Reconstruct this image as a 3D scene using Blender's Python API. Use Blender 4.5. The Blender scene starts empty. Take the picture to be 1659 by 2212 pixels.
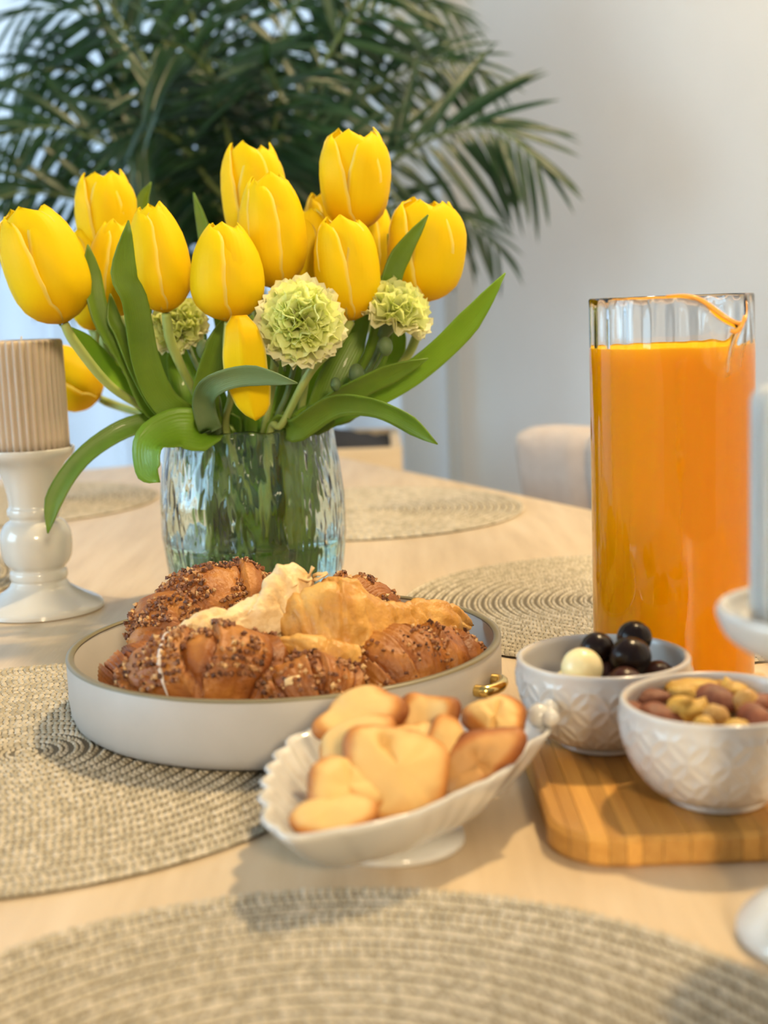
import bpy, bmesh, math, random
import numpy as np
from mathutils import Vector, Matrix, noise, Quaternion

random.seed(7); np.random.seed(7)
scn = bpy.context.scene
col = scn.collection

# ------------------------------------------------------------------ camera
T = 0.75                                    # table top height
W, H, F, CH = 1659, 2212, 2950.0, 0.248     # frame, focal length in pixels, camera height over the table
pitch = math.atan(461 / F); roll = math.radians(2.2)
FW = Vector((0, math.cos(pitch), -math.sin(pitch)))
R0 = Vector((1, 0, 0)); U0 = R0.cross(FW)
CR = R0 * math.cos(roll) - U0 * math.sin(roll)
CU = U0 * math.cos(roll) + R0 * math.sin(roll)
CP = Vector((0, 0, T + CH))
cd = bpy.data.cameras.new('camera'); cam = bpy.data.objects.new('camera', cd); col.objects.link(cam)
m3 = Matrix((CR, CU, -FW)).transposed()
cam.matrix_world = Matrix.Translation(CP) @ m3.to_4x4()
cd.sensor_fit = 'VERTICAL'; cd.sensor_height = 36; cd.lens = 36 * F / H
cd.clip_start = .01
cd.dof.use_dof = True; cd.dof.focus_distance = 0.90; cd.dof.aperture_fstop = 6.0
scn.camera = cam

# ------------------------------------------------------------------ light and exposure
vs = scn.view_settings
vs.view_transform = 'Standard'; vs.look = 'None'; vs.gamma = 1; vs.use_curve_mapping = False
vs.exposure = 0.25
wd = bpy.data.worlds.new('world'); scn.world = wd; wd.use_nodes = True
bg = wd.node_tree.nodes['Background']; bg.inputs[0].default_value = (.80, .88, 1.0, 1); bg.inputs[1].default_value = .26

ND = Vector((.9003, .4352, 0)); DD = Vector((-.4352, .9003, 0))    # across and along the table (and the room)
def room(n, d, z=0): return ND * n + DD * d + Vector((0, 0, z))
def area(name, loc, target, sx, sy, power, color):
    l = bpy.data.lights.new(name, 'AREA'); l.shape = 'RECTANGLE'; l.size = sx; l.size_y = sy; l.energy = power; l.color = color
    o = bpy.data.objects.new(name, l); col.objects.link(o); o.location = loc
    o.rotation_euler = (Vector(target) - Vector(loc)).to_track_quat('-Z', 'Y').to_euler(); return o
area('window_daylight', room(-.3, 3.45, 1.4), room(-.3, 1.0, 1.2), 3.6, 2.3, 33, (.58, .79, 1.0))
area('added_left_fill', room(-2.62, 1.5, 1.55), room(0, 1.3, .9), 1.7, 1.5, 58, (.50, .78, 1.0))  # blue fill light added on the left, out of view
def spot(name, loc, power, color, rad):
    l = bpy.data.lights.new(name, 'POINT'); l.energy = power; l.color = color; l.shadow_soft_size = rad
    o = bpy.data.objects.new(name, l); col.objects.link(o); o.location = loc; return o
spot('ceiling_lamp_light', (.55, 1.30, 2.50), 112, (1.0, .74, .40), .06)
spot('ceiling_lamp_light', (.70, -2.40, 2.10), 280, (1.0, .77, .46), .22)

# ------------------------------------------------------------------ layout helpers
def ray(x, y): return FW + CR * ((x - W / 2) / F) - CU * ((y - H / 2) / F)
def G(x, y, z=0.0):
    d = ray(x, y); return CP + d * ((z - CH) / d.z)
def D(x, y, Y):
    d = ray(x, y); return CP + d * (Y / d.y)
def smooth(o):
    o.data.polygons.foreach_set('use_smooth', [True] * len(o.data.polygons)); return o
def wloc(o):
    v = Vector((0, 0, 0))
    while o is not None: v += Vector(o.location); o = o.parent
    return v
def tag(o, label, cat, group=None, kind=None):
    if label: o['label'] = label
    if cat: o['category'] = cat
    if group: o['group'] = group
    if kind: o['kind'] = kind
    return o
def thing(name, label, cat, loc, group=None):
    o = bpy.data.objects.new(name, None); o.empty_display_size = .02; col.objects.link(o); o.location = loc
    return tag(o, label, cat, group)
def mesh(name, V, Fc, m, parent=None, sm=True, loc=None, uv=None, rnd=None, label=None, kind=None):
    """verts are in world space; they are stored relative to the parent (or loc)"""
    off = wloc(parent) if parent else (Vector(loc) if loc is not None else Vector((0, 0, 0)))
    me = bpy.data.meshes.new(name)
    me.from_pydata([tuple(Vector(v) - off) for v in V], [], Fc); me.update()
    if uv is not None:
        l = me.uv_layers.new(name='uv')
        idx = np.empty(len(me.loops), dtype=np.int32); me.loops.foreach_get('vertex_index', idx)
        l.data.foreach_set('uv', np.asarray(uv, dtype=np.float32)[idx].ravel())
    if rnd is not None:
        a = me.attributes.new('rnd', 'FLOAT', 'POINT'); a.data.foreach_set('value', np.asarray(rnd, dtype=np.float32))
    o = bpy.data.objects.new(name, me); col.objects.link(o)
    if m: me.materials.append(m)
    if sm: smooth(o)
    if parent: o.parent = parent
    elif loc is not None: o.location = loc
    if label: o['label'] = label
    if kind: o['kind'] = kind
    return o
def solid(o, t, off=0):
    m = o.modifiers.new('thickness', 'SOLIDIFY'); m.thickness = t; m.offset = off; return o
def subsurf(o, n=1):
    m = o.modifiers.new('smooth', 'SUBSURF'); m.levels = n; m.render_levels = n; return o
def grid_faces(nu, nv, closeu=False, off=0):
    f = []
    for i in range(nu if closeu else nu - 1):
        for j in range(nv - 1):
            a = i * nv + j; b = ((i + 1) % nu) * nv + j
            f.append((off + a, off + b, off + b + 1, off + a + 1))
    return f
def lathe(profile, n, c, mod=None):
    """profile [(r,z)...]; mod(r,z,theta,j)->(r,z)"""
    V = []; c = Vector(c)
    for i in range(n):
        th = 2 * math.pi * i / n
        for j, (r, z) in enumerate(profile):
            if mod: r, z = mod(r, z, th, j)
            V.append(c + Vector((r * math.cos(th), r * math.sin(th), z)))
    return V, grid_faces(n, len(profile), True)
def catmull(P, n):
    P = [np.array(p, dtype=float) for p in P]
    if len(P) == 2: return [P[0] + (P[1] - P[0]) * k / (n - 1) for k in range(n)]
    Q = [2 * P[0] - P[1]] + P + [2 * P[-1] - P[-2]]
    out = []
    m = len(P) - 1
    for k in range(n):
        t = k / (n - 1) * m; i = min(int(t), m - 1); t -= i
        a, b, c, d = Q[i], Q[i + 1], Q[i + 2], Q[i + 3]
        out.append(.5 * (2 * b + (c - a) * t + (2 * a - 5 * b + 4 * c - d) * t * t + (3 * b - a - 3 * c + d) * t ** 3))
    return out
def lin(tab, t):
    xs = [a for a, _ in tab]; ys = [b for _, b in tab]
    return float(np.interp(t, xs, ys))
def frames(P):
    T_ = []
    for i in range(len(P)):
        a = P[max(i - 1, 0)]; b = P[min(i + 1, len(P) - 1)]
        v = Vector(b - a); T_.append(v.normalized() if v.length > 1e-9 else Vector((0, 0, 1)))
    n = T_[0].orthogonal().normalized(); N = []
    for i, t in enumerate(T_):
        if i: n = T_[i - 1].rotation_difference(t) @ n
        n = (n - t * n.dot(t)).normalized(); N.append(n)
    return T_, N
def tube(P, rad, ns=8, caps=True):
    T_, N = frames(P); V = []; n = len(P)
    for i, p in enumerate(P):
        r = rad(i / (n - 1)) if callable(rad) else rad
        b = T_[i].cross(N[i])
        for k in range(ns):
            a = 2 * math.pi * k / ns
            V.append(Vector(p) + (N[i] * math.cos(a) + b * math.sin(a)) * r)
    Fc = []
    for i in range(n - 1):
        for k in range(ns):
            k2 = (k + 1) % ns
            Fc.append((i * ns + k, i * ns + k2, (i + 1) * ns + k2, (i + 1) * ns + k))
    if caps: Fc.append(tuple(range(ns))[::-1]); Fc.append(tuple((n - 1) * ns + k for k in range(ns)))
    return V, Fc
def merge(parts):
    V = []; Fc = []
    for v, f in parts:
        o = len(V); V += list(v); Fc += [tuple(i + o for i in q) for q in f]
    return V, Fc
def box(c, sx, sy, sz, ax=None, ay=None):
    c = Vector(c); ax = ax or Vector((1, 0, 0)); ay = ay or Vector((0, 1, 0)); V = []
    for k in (0, 1):
        for a, b in ((-1, -1), (1, -1), (1, 1), (-1, 1)):
            V.append(c + ax * (a * sx / 2) + ay * (b * sy / 2) + Vector((0, 0, (k - .5) * sz)))
    return V, [(0, 3, 2, 1), (4, 5, 6, 7), (0, 1, 5, 4), (1, 2, 6, 5), (2, 3, 7, 6), (3, 0, 4, 7)]
def fbm(v, s, o=3): return noise.fractal(Vector(v) * s, 1.0, 2.0, o)

# ------------------------------------------------------------------ materials
def M(name, c, rough=.5, **k):
    m = bpy.data.materials.new(name); m.use_nodes = True
    b = m.node_tree.nodes['Principled BSDF']
    b.inputs['Base Color'].default_value = (*c, 1); b.inputs['Roughness'].default_value = rough
    for q, v in k.items(): b.inputs[q.replace('_', ' ')].default_value = v
    return m
def nd(m, t, **k):
    n = m.node_tree.nodes.new(t)
    for a, v in k.items(): setattr(n, a, v)
    return n
def lk(m, a, b): m.node_tree.links.new(a, b)
def ramp(m, fac, stops):
    r = nd(m, 'ShaderNodeValToRGB'); e = r.color_ramp.elements
    while len(e) < len(stops): e.new(.5)
    for i, (p, c) in enumerate(stops): e[i].position = p; e[i].color = (*c, 1)
    lk(m, fac, r.inputs[0]); return r.outputs[0]
def coords(m, scale=(1, 1, 1), kind='Object', rot=(0, 0, 0)):
    tc = nd(m, 'ShaderNodeTexCoord'); mp = nd(m, 'ShaderNodeMapping'); mp.inputs['Scale'].default_value = scale; mp.inputs['Rotation'].default_value = rot
    lk(m, tc.outputs[kind], mp.inputs[0]); return mp.outputs[0]
def ntex(m, vec, scale, detail=4, rough=.55, dist=0):
    n = nd(m, 'ShaderNodeTexNoise'); n.inputs['Scale'].default_value = scale; n.inputs['Detail'].default_value = detail
    n.inputs['Roughness'].default_value = rough; n.inputs['Distortion'].default_value = dist; lk(m, vec, n.inputs['Vector']); return n.outputs[0]
def bsdf(m): return m.node_tree.nodes['Principled BSDF']
def noisy(name, stops, scale, rough=.5, vscale=(1, 1, 1), bump=0, bscale=None, dist=0, rot=(0, 0, 0), **k):
    m = M(name, stops[0][1], rough, **k); v = coords(m, vscale, rot=rot)
    f = ntex(m, v, scale, dist=dist); lk(m, ramp(m, f, stops), bsdf(m).inputs['Base Color'])
    if bump:
        f2 = ntex(m, v, bscale or scale * 3); bn = nd(m, 'ShaderNodeBump'); bn.inputs['Strength'].default_value = bump; bn.inputs['Distance'].default_value = .002
        lk(m, f2, bn.inputs['Height']); lk(m, bn.outputs[0], bsdf(m).inputs['Normal'])
    return m
def translucent(m, color, fac):
    """thin leaf or petal: part of the light passes through"""
    tr = nd(m, 'ShaderNodeBsdfTranslucent'); mx = nd(m, 'ShaderNodeMixShader'); mx.inputs[0].default_value = fac
    out = m.node_tree.nodes['Material Output']
    if isinstance(color, tuple): tr.inputs[0].default_value = (*color, 1)
    else: lk(m, color, tr.inputs[0])
    lk(m, bsdf(m).outputs[0], mx.inputs[1]); lk(m, tr.outputs[0], mx.inputs[2]); lk(m, mx.outputs[0], out.inputs[0]); return m

m_wall = noisy('wall_paint', [(.3, (.60, .60, .59)), (.7, (.63, .63, .62))], 3, .85)
m_floor = noisy('floor_oak', [(.3, (.42, .30, .19)), (.7, (.55, .41, .27))], 4, .45, vscale=(1, 8, 1))
m_table = noisy('bleached_oak', [(.25, (.51, .385, .235)), (.5, (.60, .465, .30)), (.75, (.66, .53, .365))], 7, .42, vscale=(9, .9, 1), rot=(0, 0, .45), bump=.08, bscale=60)
m_curtain = M('sheer_curtain', (.50, .58, .66), .9)
def make_sheer(m):
    tr = nd(m, 'ShaderNodeBsdfTranslucent'); tr.inputs[0].default_value = (.74, .80, .86, 1)
    tp = nd(m, 'ShaderNodeBsdfTransparent'); a = nd(m, 'ShaderNodeMixShader'); b = nd(m, 'ShaderNodeMixShader')
    a.inputs[0].default_value = .78; b.inputs[0].default_value = .05
    lk(m, bsdf(m).outputs[0], a.inputs[1]); lk(m, tr.outputs[0], a.inputs[2]); lk(m, a.outputs[0], b.inputs[1]); lk(m, tp.outputs[0], b.inputs[2])
    lk(m, b.outputs[0], m.node_tree.nodes['Material Output'].inputs[0])
make_sheer(m_curtain)
m_white = M('white_ceramic', (.60, .585, .545), .18, Coat_Weight=.4)
m_bowl = M('bowl_ceramic', (.58, .55, .51), .22, Coat_Weight=.3)
m_frame = M('white_frame', (.8, .8, .8), .4)
m_pane = M('window_glass', (1, 1, 1), 0, Transmission_Weight=1, IOR=1.0)
m_dish = noisy('dish_enamel', [(.3, (.42, .395, .36)), (.7, (.45, .42, .385))], 40, .45, bump=.04, bscale=900)
m_dishrim = M('dish_rim', (.20, .17, .10), .35)
m_brass = M('brass', (.80, .58, .20), .2, Metallic=1.0)

def petal_mat(name, c0, c1, edge):
    m = M(name, c0, .5, Specular_IOR_Level=.15)
    uv = nd(m, 'ShaderNodeUVMap'); uv.uv_map = 'uv'; sp = nd(m, 'ShaderNodeSeparateXYZ'); lk(m, uv.outputs[0], sp.inputs[0])
    v = coords(m, (1, 1, 1)); f = ntex(m, v, 60)
    body = ramp(m, sp.outputs[1], [(0, c1), (.35, c0), (1, c0)])
    ed = ramp(m, sp.outputs[0], [(.90, (0, 0, 0)), (1.0, (1, 1, 1))])
    mx = nd(m, 'ShaderNodeMix', data_type='RGBA'); lk(m, ed, mx.inputs[0]); lk(m, body, mx.inputs[6]); mx.inputs[7].default_value = (*edge, 1)
    lk(m, mx.outputs[2], bsdf(m).inputs['Base Color'])
    # fine lengthwise veins
    wv = nd(m, 'ShaderNodeMath', operation='SINE'); mu = nd(m, 'ShaderNodeMath', operation='MULTIPLY'); mu.inputs[1].default_value = 55
    lk(m, sp.outputs[0], mu.inputs[0]); lk(m, mu.outputs[0], wv.inputs[0])
    bn = nd(m, 'ShaderNodeBump'); bn.inputs['Strength'].default_value = .05; bn.inputs['Distance'].default_value = .0006
    lk(m, wv.outputs[0], bn.inputs['Height']); lk(m, bn.outputs[0], bsdf(m).inputs['Normal'])
    return translucent(m, mx.outputs[2], .42)
m_petal = petal_mat('tulip_petal', (.98, .765, .008), (.97, .60, .004), (.97, .86, .25))
def leaf_mat(name, c0, c1, tl):
    m = M(name, c0, .42, Coat_Weight=.08)
    v = coords(m, (1, 1, 1)); f = ntex(m, v, 22)
    c = ramp(m, f, [(.3, c0), (.7, c1)]); lk(m, c, bsdf(m).inputs['Base Color'])
    uv = nd(m, 'ShaderNodeUVMap'); uv.uv_map = 'uv'; sp = nd(m, 'ShaderNodeSeparateXYZ'); lk(m, uv.outputs[0], sp.inputs[0])
    wv = nd(m, 'ShaderNodeMath', operation='SINE'); mu = nd(m, 'ShaderNodeMath', operation='MULTIPLY'); mu.inputs[1].default_value = 70
    lk(m, sp.outputs[0], mu.inputs[0]); lk(m, mu.outputs[0], wv.inputs[0])
    bn = nd(m, 'ShaderNodeBump'); bn.inputs['Strength'].default_value = .12; bn.inputs['Distance'].default_value = .001
    lk(m, wv.outputs[0], bn.inputs['Height']); lk(m, bn.outputs[0], bsdf(m).inputs['Normal'])
    return translucent(m, tl, .30)
m_leaf = leaf_mat('tulip_leaf', (.12, .22, .020), (.20, .33, .032), (.36, .55, .02))
m_leafgrey = leaf_mat('tulip_leaf_waxy', (.16, .26, .12), (.22, .33, .15), (.28, .42, .06))
m_leafbright = leaf_mat('tulip_leaf_bright', (.17, .34, .02), (.24, .42, .03), (.42, .66, .03))
m_stem = noisy('tulip_stem', [(.3, (.27, .37, .08)), (.7, (.38, .43, .13))], 30, .45)
m_carn = noisy('carnation_petal', [(.3, (.80, .84, .34)), (.7, (.92, .92, .56))], 40, .6)
translucent(m_carn, (.86, .94, .36), .45)
m_carnedge = noisy('carnation_outer_petal', [(.3, (.84, .82, .52)), (.7, (.90, .87, .64))], 40, .6)
translucent(m_carnedge, (.80, .80, .40), .35)
m_carngreen = noisy('carnation_green', [(.3, (.08, .14, .05)), (.7, (.13, .20, .08))], 60, .55)
m_glass = M('vase_glass', (.88, .975, .955), .0, Transmission_Weight=1, IOR=1.47)
m_water = M('vase_water', (.74, .94, .88), .0, Transmission_Weight=1, IOR=1.33)
m_jug = M('jug_glass', (.99, .995, .995), .0, Transmission_Weight=1, IOR=1.47)
m_juice = M('orange_juice', (1.0, .42, .0), .4, Subsurface_Weight=.25, Specular_IOR_Level=0.0)
bsdf(m_juice).inputs['Subsurface Radius'].default_value = (1.0, .45, .02); bsdf(m_juice).inputs['Subsurface Scale'].default_value = .03
m_film = M('juice_film', (.92, .40, .06), .2)

def crust(name, stops, scale, rough=.5, bump=.5, bscale=120, dist=.3):
    return noisy(name, stops, scale, rough, bump=bump, bscale=bscale, dist=dist)
m_crois = crust('croissant_crust', [(.25, (.30, .10, .018)), (.45, (.52, .21, .04)), (.62, (.66, .31, .07)), (.8, (.74, .42, .14))], 38, .38, .5, 170)
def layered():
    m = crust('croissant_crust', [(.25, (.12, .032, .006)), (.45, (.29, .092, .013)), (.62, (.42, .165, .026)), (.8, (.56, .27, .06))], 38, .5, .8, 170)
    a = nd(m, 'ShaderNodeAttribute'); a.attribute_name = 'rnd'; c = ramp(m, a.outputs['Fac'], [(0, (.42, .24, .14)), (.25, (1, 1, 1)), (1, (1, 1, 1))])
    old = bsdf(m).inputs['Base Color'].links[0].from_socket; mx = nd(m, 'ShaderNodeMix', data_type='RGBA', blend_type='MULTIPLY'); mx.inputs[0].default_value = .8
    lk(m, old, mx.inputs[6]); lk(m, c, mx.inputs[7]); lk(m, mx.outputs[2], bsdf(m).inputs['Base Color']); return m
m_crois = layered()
m_puff = crust('puff_pastry', [(.25, (.42, .18, .028)), (.48, (.57, .29, .06)), (.7, (.70, .43, .13))], 42, .45, .9, 150)
m_puffpale = crust('torn_pastry', [(.25, (.64, .40, .16)), (.5, (.80, .60, .32)), (.8, (.90, .78, .56))], 44, .6, .9, 160)
def crumb_mat():
    m = M('nut_crumb', (.4, .2, .08), .6); a = nd(m, 'ShaderNodeAttribute'); a.attribute_name = 'rnd'
    lk(m, ramp(m, a.outputs['Fac'], [(0, (.06, .02, .008)), (.3, (.16, .055, .022)), (.6, (.28, .115, .045)), (.85, (.44, .22, .085)), (1, (.66, .44, .20))]), bsdf(m).inputs['Base Color']); return m
m_crumb = crumb_mat()
m_glint = M('painted_glint', (.62, .56, .52), .25)  # pale colour standing in for a glossy reflection on the crust
m_cookie = crust('cookie_dough', [(.3, (.80, .53, .20)), (.52, (.90, .68, .34)), (.8, (.92, .78, .50))], 26, .6, .3, 110)
m_cookiebrown = crust('cookie_baked', [(.25, (.34, .15, .05)), (.5, (.66, .36, .12)), (.75, (.84, .58, .26))], 24, .6, .4, 110)
m_dark = M('dark_chocolate', (.016, .008, .006), .24, Specular_IOR_Level=.25)
m_milk = M('brown_chocolate', (.06, .02, .012), .28, Specular_IOR_Level=.25)
m_ivory = M('white_chocolate', (.86, .74, .40), .28, Coat_Weight=.2, Subsurface_Weight=.2)
bsdf(m_ivory).inputs['Subsurface Scale'].default_value = .004
m_almond = noisy('almond_skin', [(.3, (.15, .038, .016)), (.7, (.27, .085, .034))], 160, .55, vscale=(1, 1, .25), bump=.5, bscale=300)
m_hazel = noisy('roasted_nut', [(.3, (.46, .23, .05)), (.7, (.64, .37, .10))], 140, .5, bump=.4, bscale=300)
m_corn = noisy('golden_nut', [(.3, (.54, .28, .035)), (.7, (.74, .46, .09))], 120, .5, bump=.6, bscale=260)
def bamboo(i):
    r = random.Random(i); k = r.uniform(.72, 1.15)
    return noisy('bamboo_strip', [(.3, (.50 * k, .235 * k, .045 * k)), (.7, (.64 * k, .335 * k, .075 * k))], 14, .38, vscale=(14, .8, 14), bump=.1, bscale=50)
m_bam = [bamboo(i) for i in range(6)]
m_candle = noisy('taupe_wax', [(.3, (.46, .38, .30)), (.7, (.52, .43, .34))], 20, .55, Subsurface_Weight=.15)
m_candlegrey = noisy('grey_wax', [(.3, (.46, .47, .45)), (.7, (.52, .53, .51))], 20, .5, Subsurface_Weight=.1)
for m in (m_candle, m_candlegrey): bsdf(m).inputs['Subsurface Scale'].default_value = .005
m_wick = M('wick', (.75, .70, .62), .9)
def braid_mat():
    m = M('braided_fibre', (.6, .5, .38), .75); a = nd(m, 'ShaderNodeAttribute'); a.attribute_name = 'rnd'
    lk(m, ramp(m, a.outputs['Fac'], [(0, (.37, .325, .235)), (.5, (.49, .43, .32)), (1, (.60, .535, .42))]), bsdf(m).inputs['Base Color']); return m
m_braid = braid_mat()
m_matback = M('mat_backing', (.15, .125, .085), .9)
m_palm = noisy('palm_leaf', [(.3, (.008, .030, .013)), (.7, (.022, .060, .022))], 8, .38)
translucent(m_palm, (.05, .15, .035), .20)
m_palmstem = noisy('palm_stem', [(.3, (.06, .11, .03)), (.7, (.12, .16, .05))], 12, .5)
m_planter = noisy('planter_wood', [(.3, (.62, .47, .28)), (.7, (.70, .55, .35))], 5, .6, vscale=(1, 1, 8))
m_soil = noisy('soil', [(.3, (.012, .012, .014)), (.7, (.03, .028, .028))], 60, .9, bump=.6)
m_chair = noisy('beige_upholstery', [(.3, (.46, .38, .32)), (.7, (.51, .43, .37))], 60, .9, bump=.2, bscale=500, Sheen_Weight=.3)
m_chairleg = M('black_metal', (.03, .03, .03), .4)

# ------------------------------------------------------------------ the room
def struct(name, V, Fc, m, parent=None, sm=False):
    o = mesh(name, V, Fc, m, parent, sm)
    if not parent: o['kind'] = 'structure'
    return o
V, Fc = box(room(-.4, .6, -.02), 4.2, 5.0, .04, ND, DD); struct('floor', V, Fc, m_floor)
V, Fc = box(room(1.66, .6, 1.35), .12, 5.0, 2.7, ND, DD); struct('wall_right', V, Fc, m_wall)
WD = 2.95
wparts = [box(room(1.50, WD, 1.35), .20, .12, 2.7, ND, DD), box(room(-2.35, WD, 1.35), .3, .12, 2.7, ND, DD),
          box(room(-.4, WD, 2.58), 3.6, .12, .24, ND, DD), box(room(-.4, WD, .10), 3.6, .12, .20, ND, DD)]
V, Fc = merge(wparts); struct('wall_window', V, Fc, m_wall)
wr = mesh('window_1', *merge([box(room(-.4, WD, .24), 3.6, .07, .08, ND, DD), box(room(-.4, WD, 2.42), 3.6, .07, .08, ND, DD)] +
          [box(room(x, WD, 1.33), .07, .07, 2.1, ND, DD) for x in (-2.16, -.99, .19, 1.36)]), m_frame, None, False); wr['kind'] = 'structure'
for x in (-1.575, -.40, .775):
    mesh('pane', *box(room(x, WD, 1.33), 1.10, .006, 2.1, ND, DD), m_pane, wr, False)
wl = [box(room(-2.46, -.65, 1.35), .12, 2.5, 2.7, ND, DD), box(room(-2.46, 2.75, 1.35), .12, .60, 2.7, ND, DD), box(room(-2.46, 1.525, 2.52), .12, 1.85, .36, ND, DD), box(room(-2.46, 1.525, .40), .12, 1.85, .80, ND, DD)]
V, Fc = merge(wl); struct('wall_left', V, Fc, m_wall)
w2 = mesh('added_window', *merge([box(room(-2.46, 1.525, .83), .07, 1.85, .06, ND, DD), box(room(-2.46, 1.525, 2.31), .07, 1.85, .06, ND, DD)] + [box(room(-2.46, d, 1.57), .07, .06, 1.42, ND, DD) for d in (.63, 1.525, 2.42)]), m_frame, None, False); w2['kind'] = 'structure'  # unseen window, added to go with the blue fill from the left
for d in (1.0775, 1.9725): mesh('pane', *box(room(-2.46, d, 1.57), .006, .835, 1.42, ND, DD), m_pane, w2, False)  # panes of the added unseen window
V, Fc = box(room(1.585, .6, .06), .018, 5.0, .12, ND, DD); struct('baseboard_right', V, Fc, m_frame)
V, Fc = box(room(1.48, WD - .07, .06), .20, .018, .12, ND, DD); struct('baseboard_window', V, Fc, m_frame)
# sheer curtains: two hanging panels with folds
def curtain(n0, n1, seed, label):
    r = random.Random(seed); k = int((n1 - n0) / .008); V = []
    ph = r.uniform(0, 6)
    for i in range(k + 1):
        n = n0 + (n1 - n0) * i / k
        for j in range(7):
            z = .03 + 2.55 * j / 6
            a = .028 * math.sin(n * 48 + ph + .8 * math.sin(n * 7)) + .014 * math.sin(n * 21 + 2 * ph)
            V.append(room(n + .012 * math.sin(n * 48 + ph + 1), 2.78 + a * (1.0 - .25 * j / 6), z))
    o = mesh('curtain', V, grid_faces(k + 1, 7), m_curtain, None, True, room((n0 + n1) / 2, 2.78, .03))
    return tag(o, label, 'curtain')
curtain(-2.1, .34, 3, 'wide sheer pale blue curtain hanging in folds behind the palm')
curtain(.40, 1.57, 5, 'sheer pale curtain panel hanging beside the corner of the wall')
rod = mesh('curtain_rod', *tube([np.array(room(-2.1, 2.78, 2.6)), np.array(room(1.5, 2.78, 2.6))], .012, 10), m_frame, None, True, None)
tag(rod, 'white curtain rod carrying the sheer curtains', 'curtain rod')

# ------------------------------------------------------------------ dining table
TN0, TN1, TD0, TD1 = -.10, .888, .02, 2.13
tb = thing('dining_table', 'long dining table with a bleached pale oak top', 'table', room((TN0 + TN1) / 2, (TD0 + TD1) / 2, 0))
bm = bmesh.new()
Vt, Ft = box(room((TN0 + TN1) / 2, (TD0 + TD1) / 2, T - .016), TN1 - TN0, TD1 - TD0, .032, ND, DD)
top = mesh('tabletop', Vt, Ft, m_table, tb, False); bv = top.modifiers.new('bevel', 'BEVEL'); bv.width = .004; bv.segments = 3
for n in (TN0 + .08, TN1 - .08):
    for d in (TD0 + .1, TD1 - .1):
        mesh('leg', *box(room(n, d, (T - .033) / 2), .07, .07, T - .033, ND, DD), m_table, tb, False)

# ------------------------------------------------------------------ chair
def chair():
    c = room(1.085, 1.455, 0)
    t = thing('dining_chair', 'beige upholstered dining chair with a seamed rounded back at the table edge', 'chair', c)
    NA, NZ = 41, 25; V = []; back = c + ND * .0
    w, zb, zt = .45, .44, .812
    def surf(side):
        out = []
        for i in range(NA):
            a = -1 + 2 * i / (NA - 1)
            for j in range(NZ):
                b = -1 + 2 * j / (NZ - 1)
                # map the square onto a rounded rectangle
                k = .22; aa, bb = a, b
                if abs(a) > 1 - k and b > 1 - k:
                    u, v = (abs(a) - 1 + k) / k, (b - 1 + k) / k; mx = max(u, v); l = math.hypot(u, v)
                    if l > 1e-6: s = mx / l; aa = math.copysign(1 - k + k * u * s, a); bb = 1 - k + k * v * s
                e = max(0, 1 - max(abs(a), abs(b)) ** 6)
                th = .014 + .024 * e ** .5
                th -= .016 * math.exp(-((abs(a) - .42) / .04) ** 2)
                curve = -.05 * a * a - .03 * bb
                out.append(c + DD * (aa * w / 2) + ND * (curve + .03 + side * th) + Vector((0, 0, zb + (bb + 1) / 2 * (zt - zb))))
        return out
    A = surf(-1); B = surf(1); n = NA * NZ
    Fc = [f[::-1] for f in grid_faces(NA, NZ)] + grid_faces(NA, NZ, False, n)
    rim = [i * NZ for i in range(NA)] + [(NA - 1) * NZ + j for j in range(1, NZ)] + [i * NZ + NZ - 1 for i in range(NA - 2, -1, -1)] + [j for j in range(NZ - 2, 0, -1)]
    for q in range(len(rim)):
        a, b = rim[q], rim[(q + 1) % len(rim)]; Fc.append((a, b, b + n, a + n))
    mesh('backrest', A + B, Fc, m_chair, t)
    s = mesh('seat', *box(c + ND * -.22 + Vector((0, 0, .42)), .44, .45, .08, ND, DD), m_chair, t, True)
    bv = s.modifiers.new('bevel', 'BEVEL'); bv.width = .03; bv.segments = 4
    for a in (-.40, .02):
        for b in (-.19, .19):
            mesh('leg', *tube([np.array(c + ND * (a * 1.02) + DD * (b * 1.05)), np.array(c + ND * a * .9 + DD * b * .9 + Vector((0, 0, .40)))], lambda q: .010 + .005 * q, 10), m_chairleg, t)
chair()

# ------------------------------------------------------------------ planter with palm
PL = D(650, 1000, 2.58); PL.z = 0
planter_top = 0.738
pt = thing('potted_palm', 'large green areca palm with arching feathered fronds in a tan planter', 'plant', PL)
w = .38; th = .018
PX = Vector((1, 0, 0)); PY = Vector((0, 1, 0))
pw = [box(PL + PX * (s * (w - th) / 2) + Vector((0, 0, planter_top / 2)), th, w, planter_top) for s in (-1, 1)] + \
     [box(PL + PY * (s * (w - th) / 2) + Vector((0, 0, planter_top / 2)), w - 2 * th, th, planter_top) for s in (-1, 1)] + [box(PL + Vector((0, 0, .02)), w - 2 * th, w - 2 * th, .03)]
mesh('planter', *merge(pw), m_planter, pt, False)
sv = []; ng = 24
for i in range(ng):
    for j in range(ng):
        a, b = -1 + 2 * i / (ng - 1), -1 + 2 * j / (ng - 1)
        sv.append(PL + Vector((a * (w / 2 - th), b * (w / 2 - th), planter_top - .012 + .035 * (1 - a * a) * (1 - b * b) + .006 * fbm((a, b, 0), 6))))
mesh('soil', sv, grid_faces(ng, ng), m_soil, pt)
crown = D(520, 640, 2.50)
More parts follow.
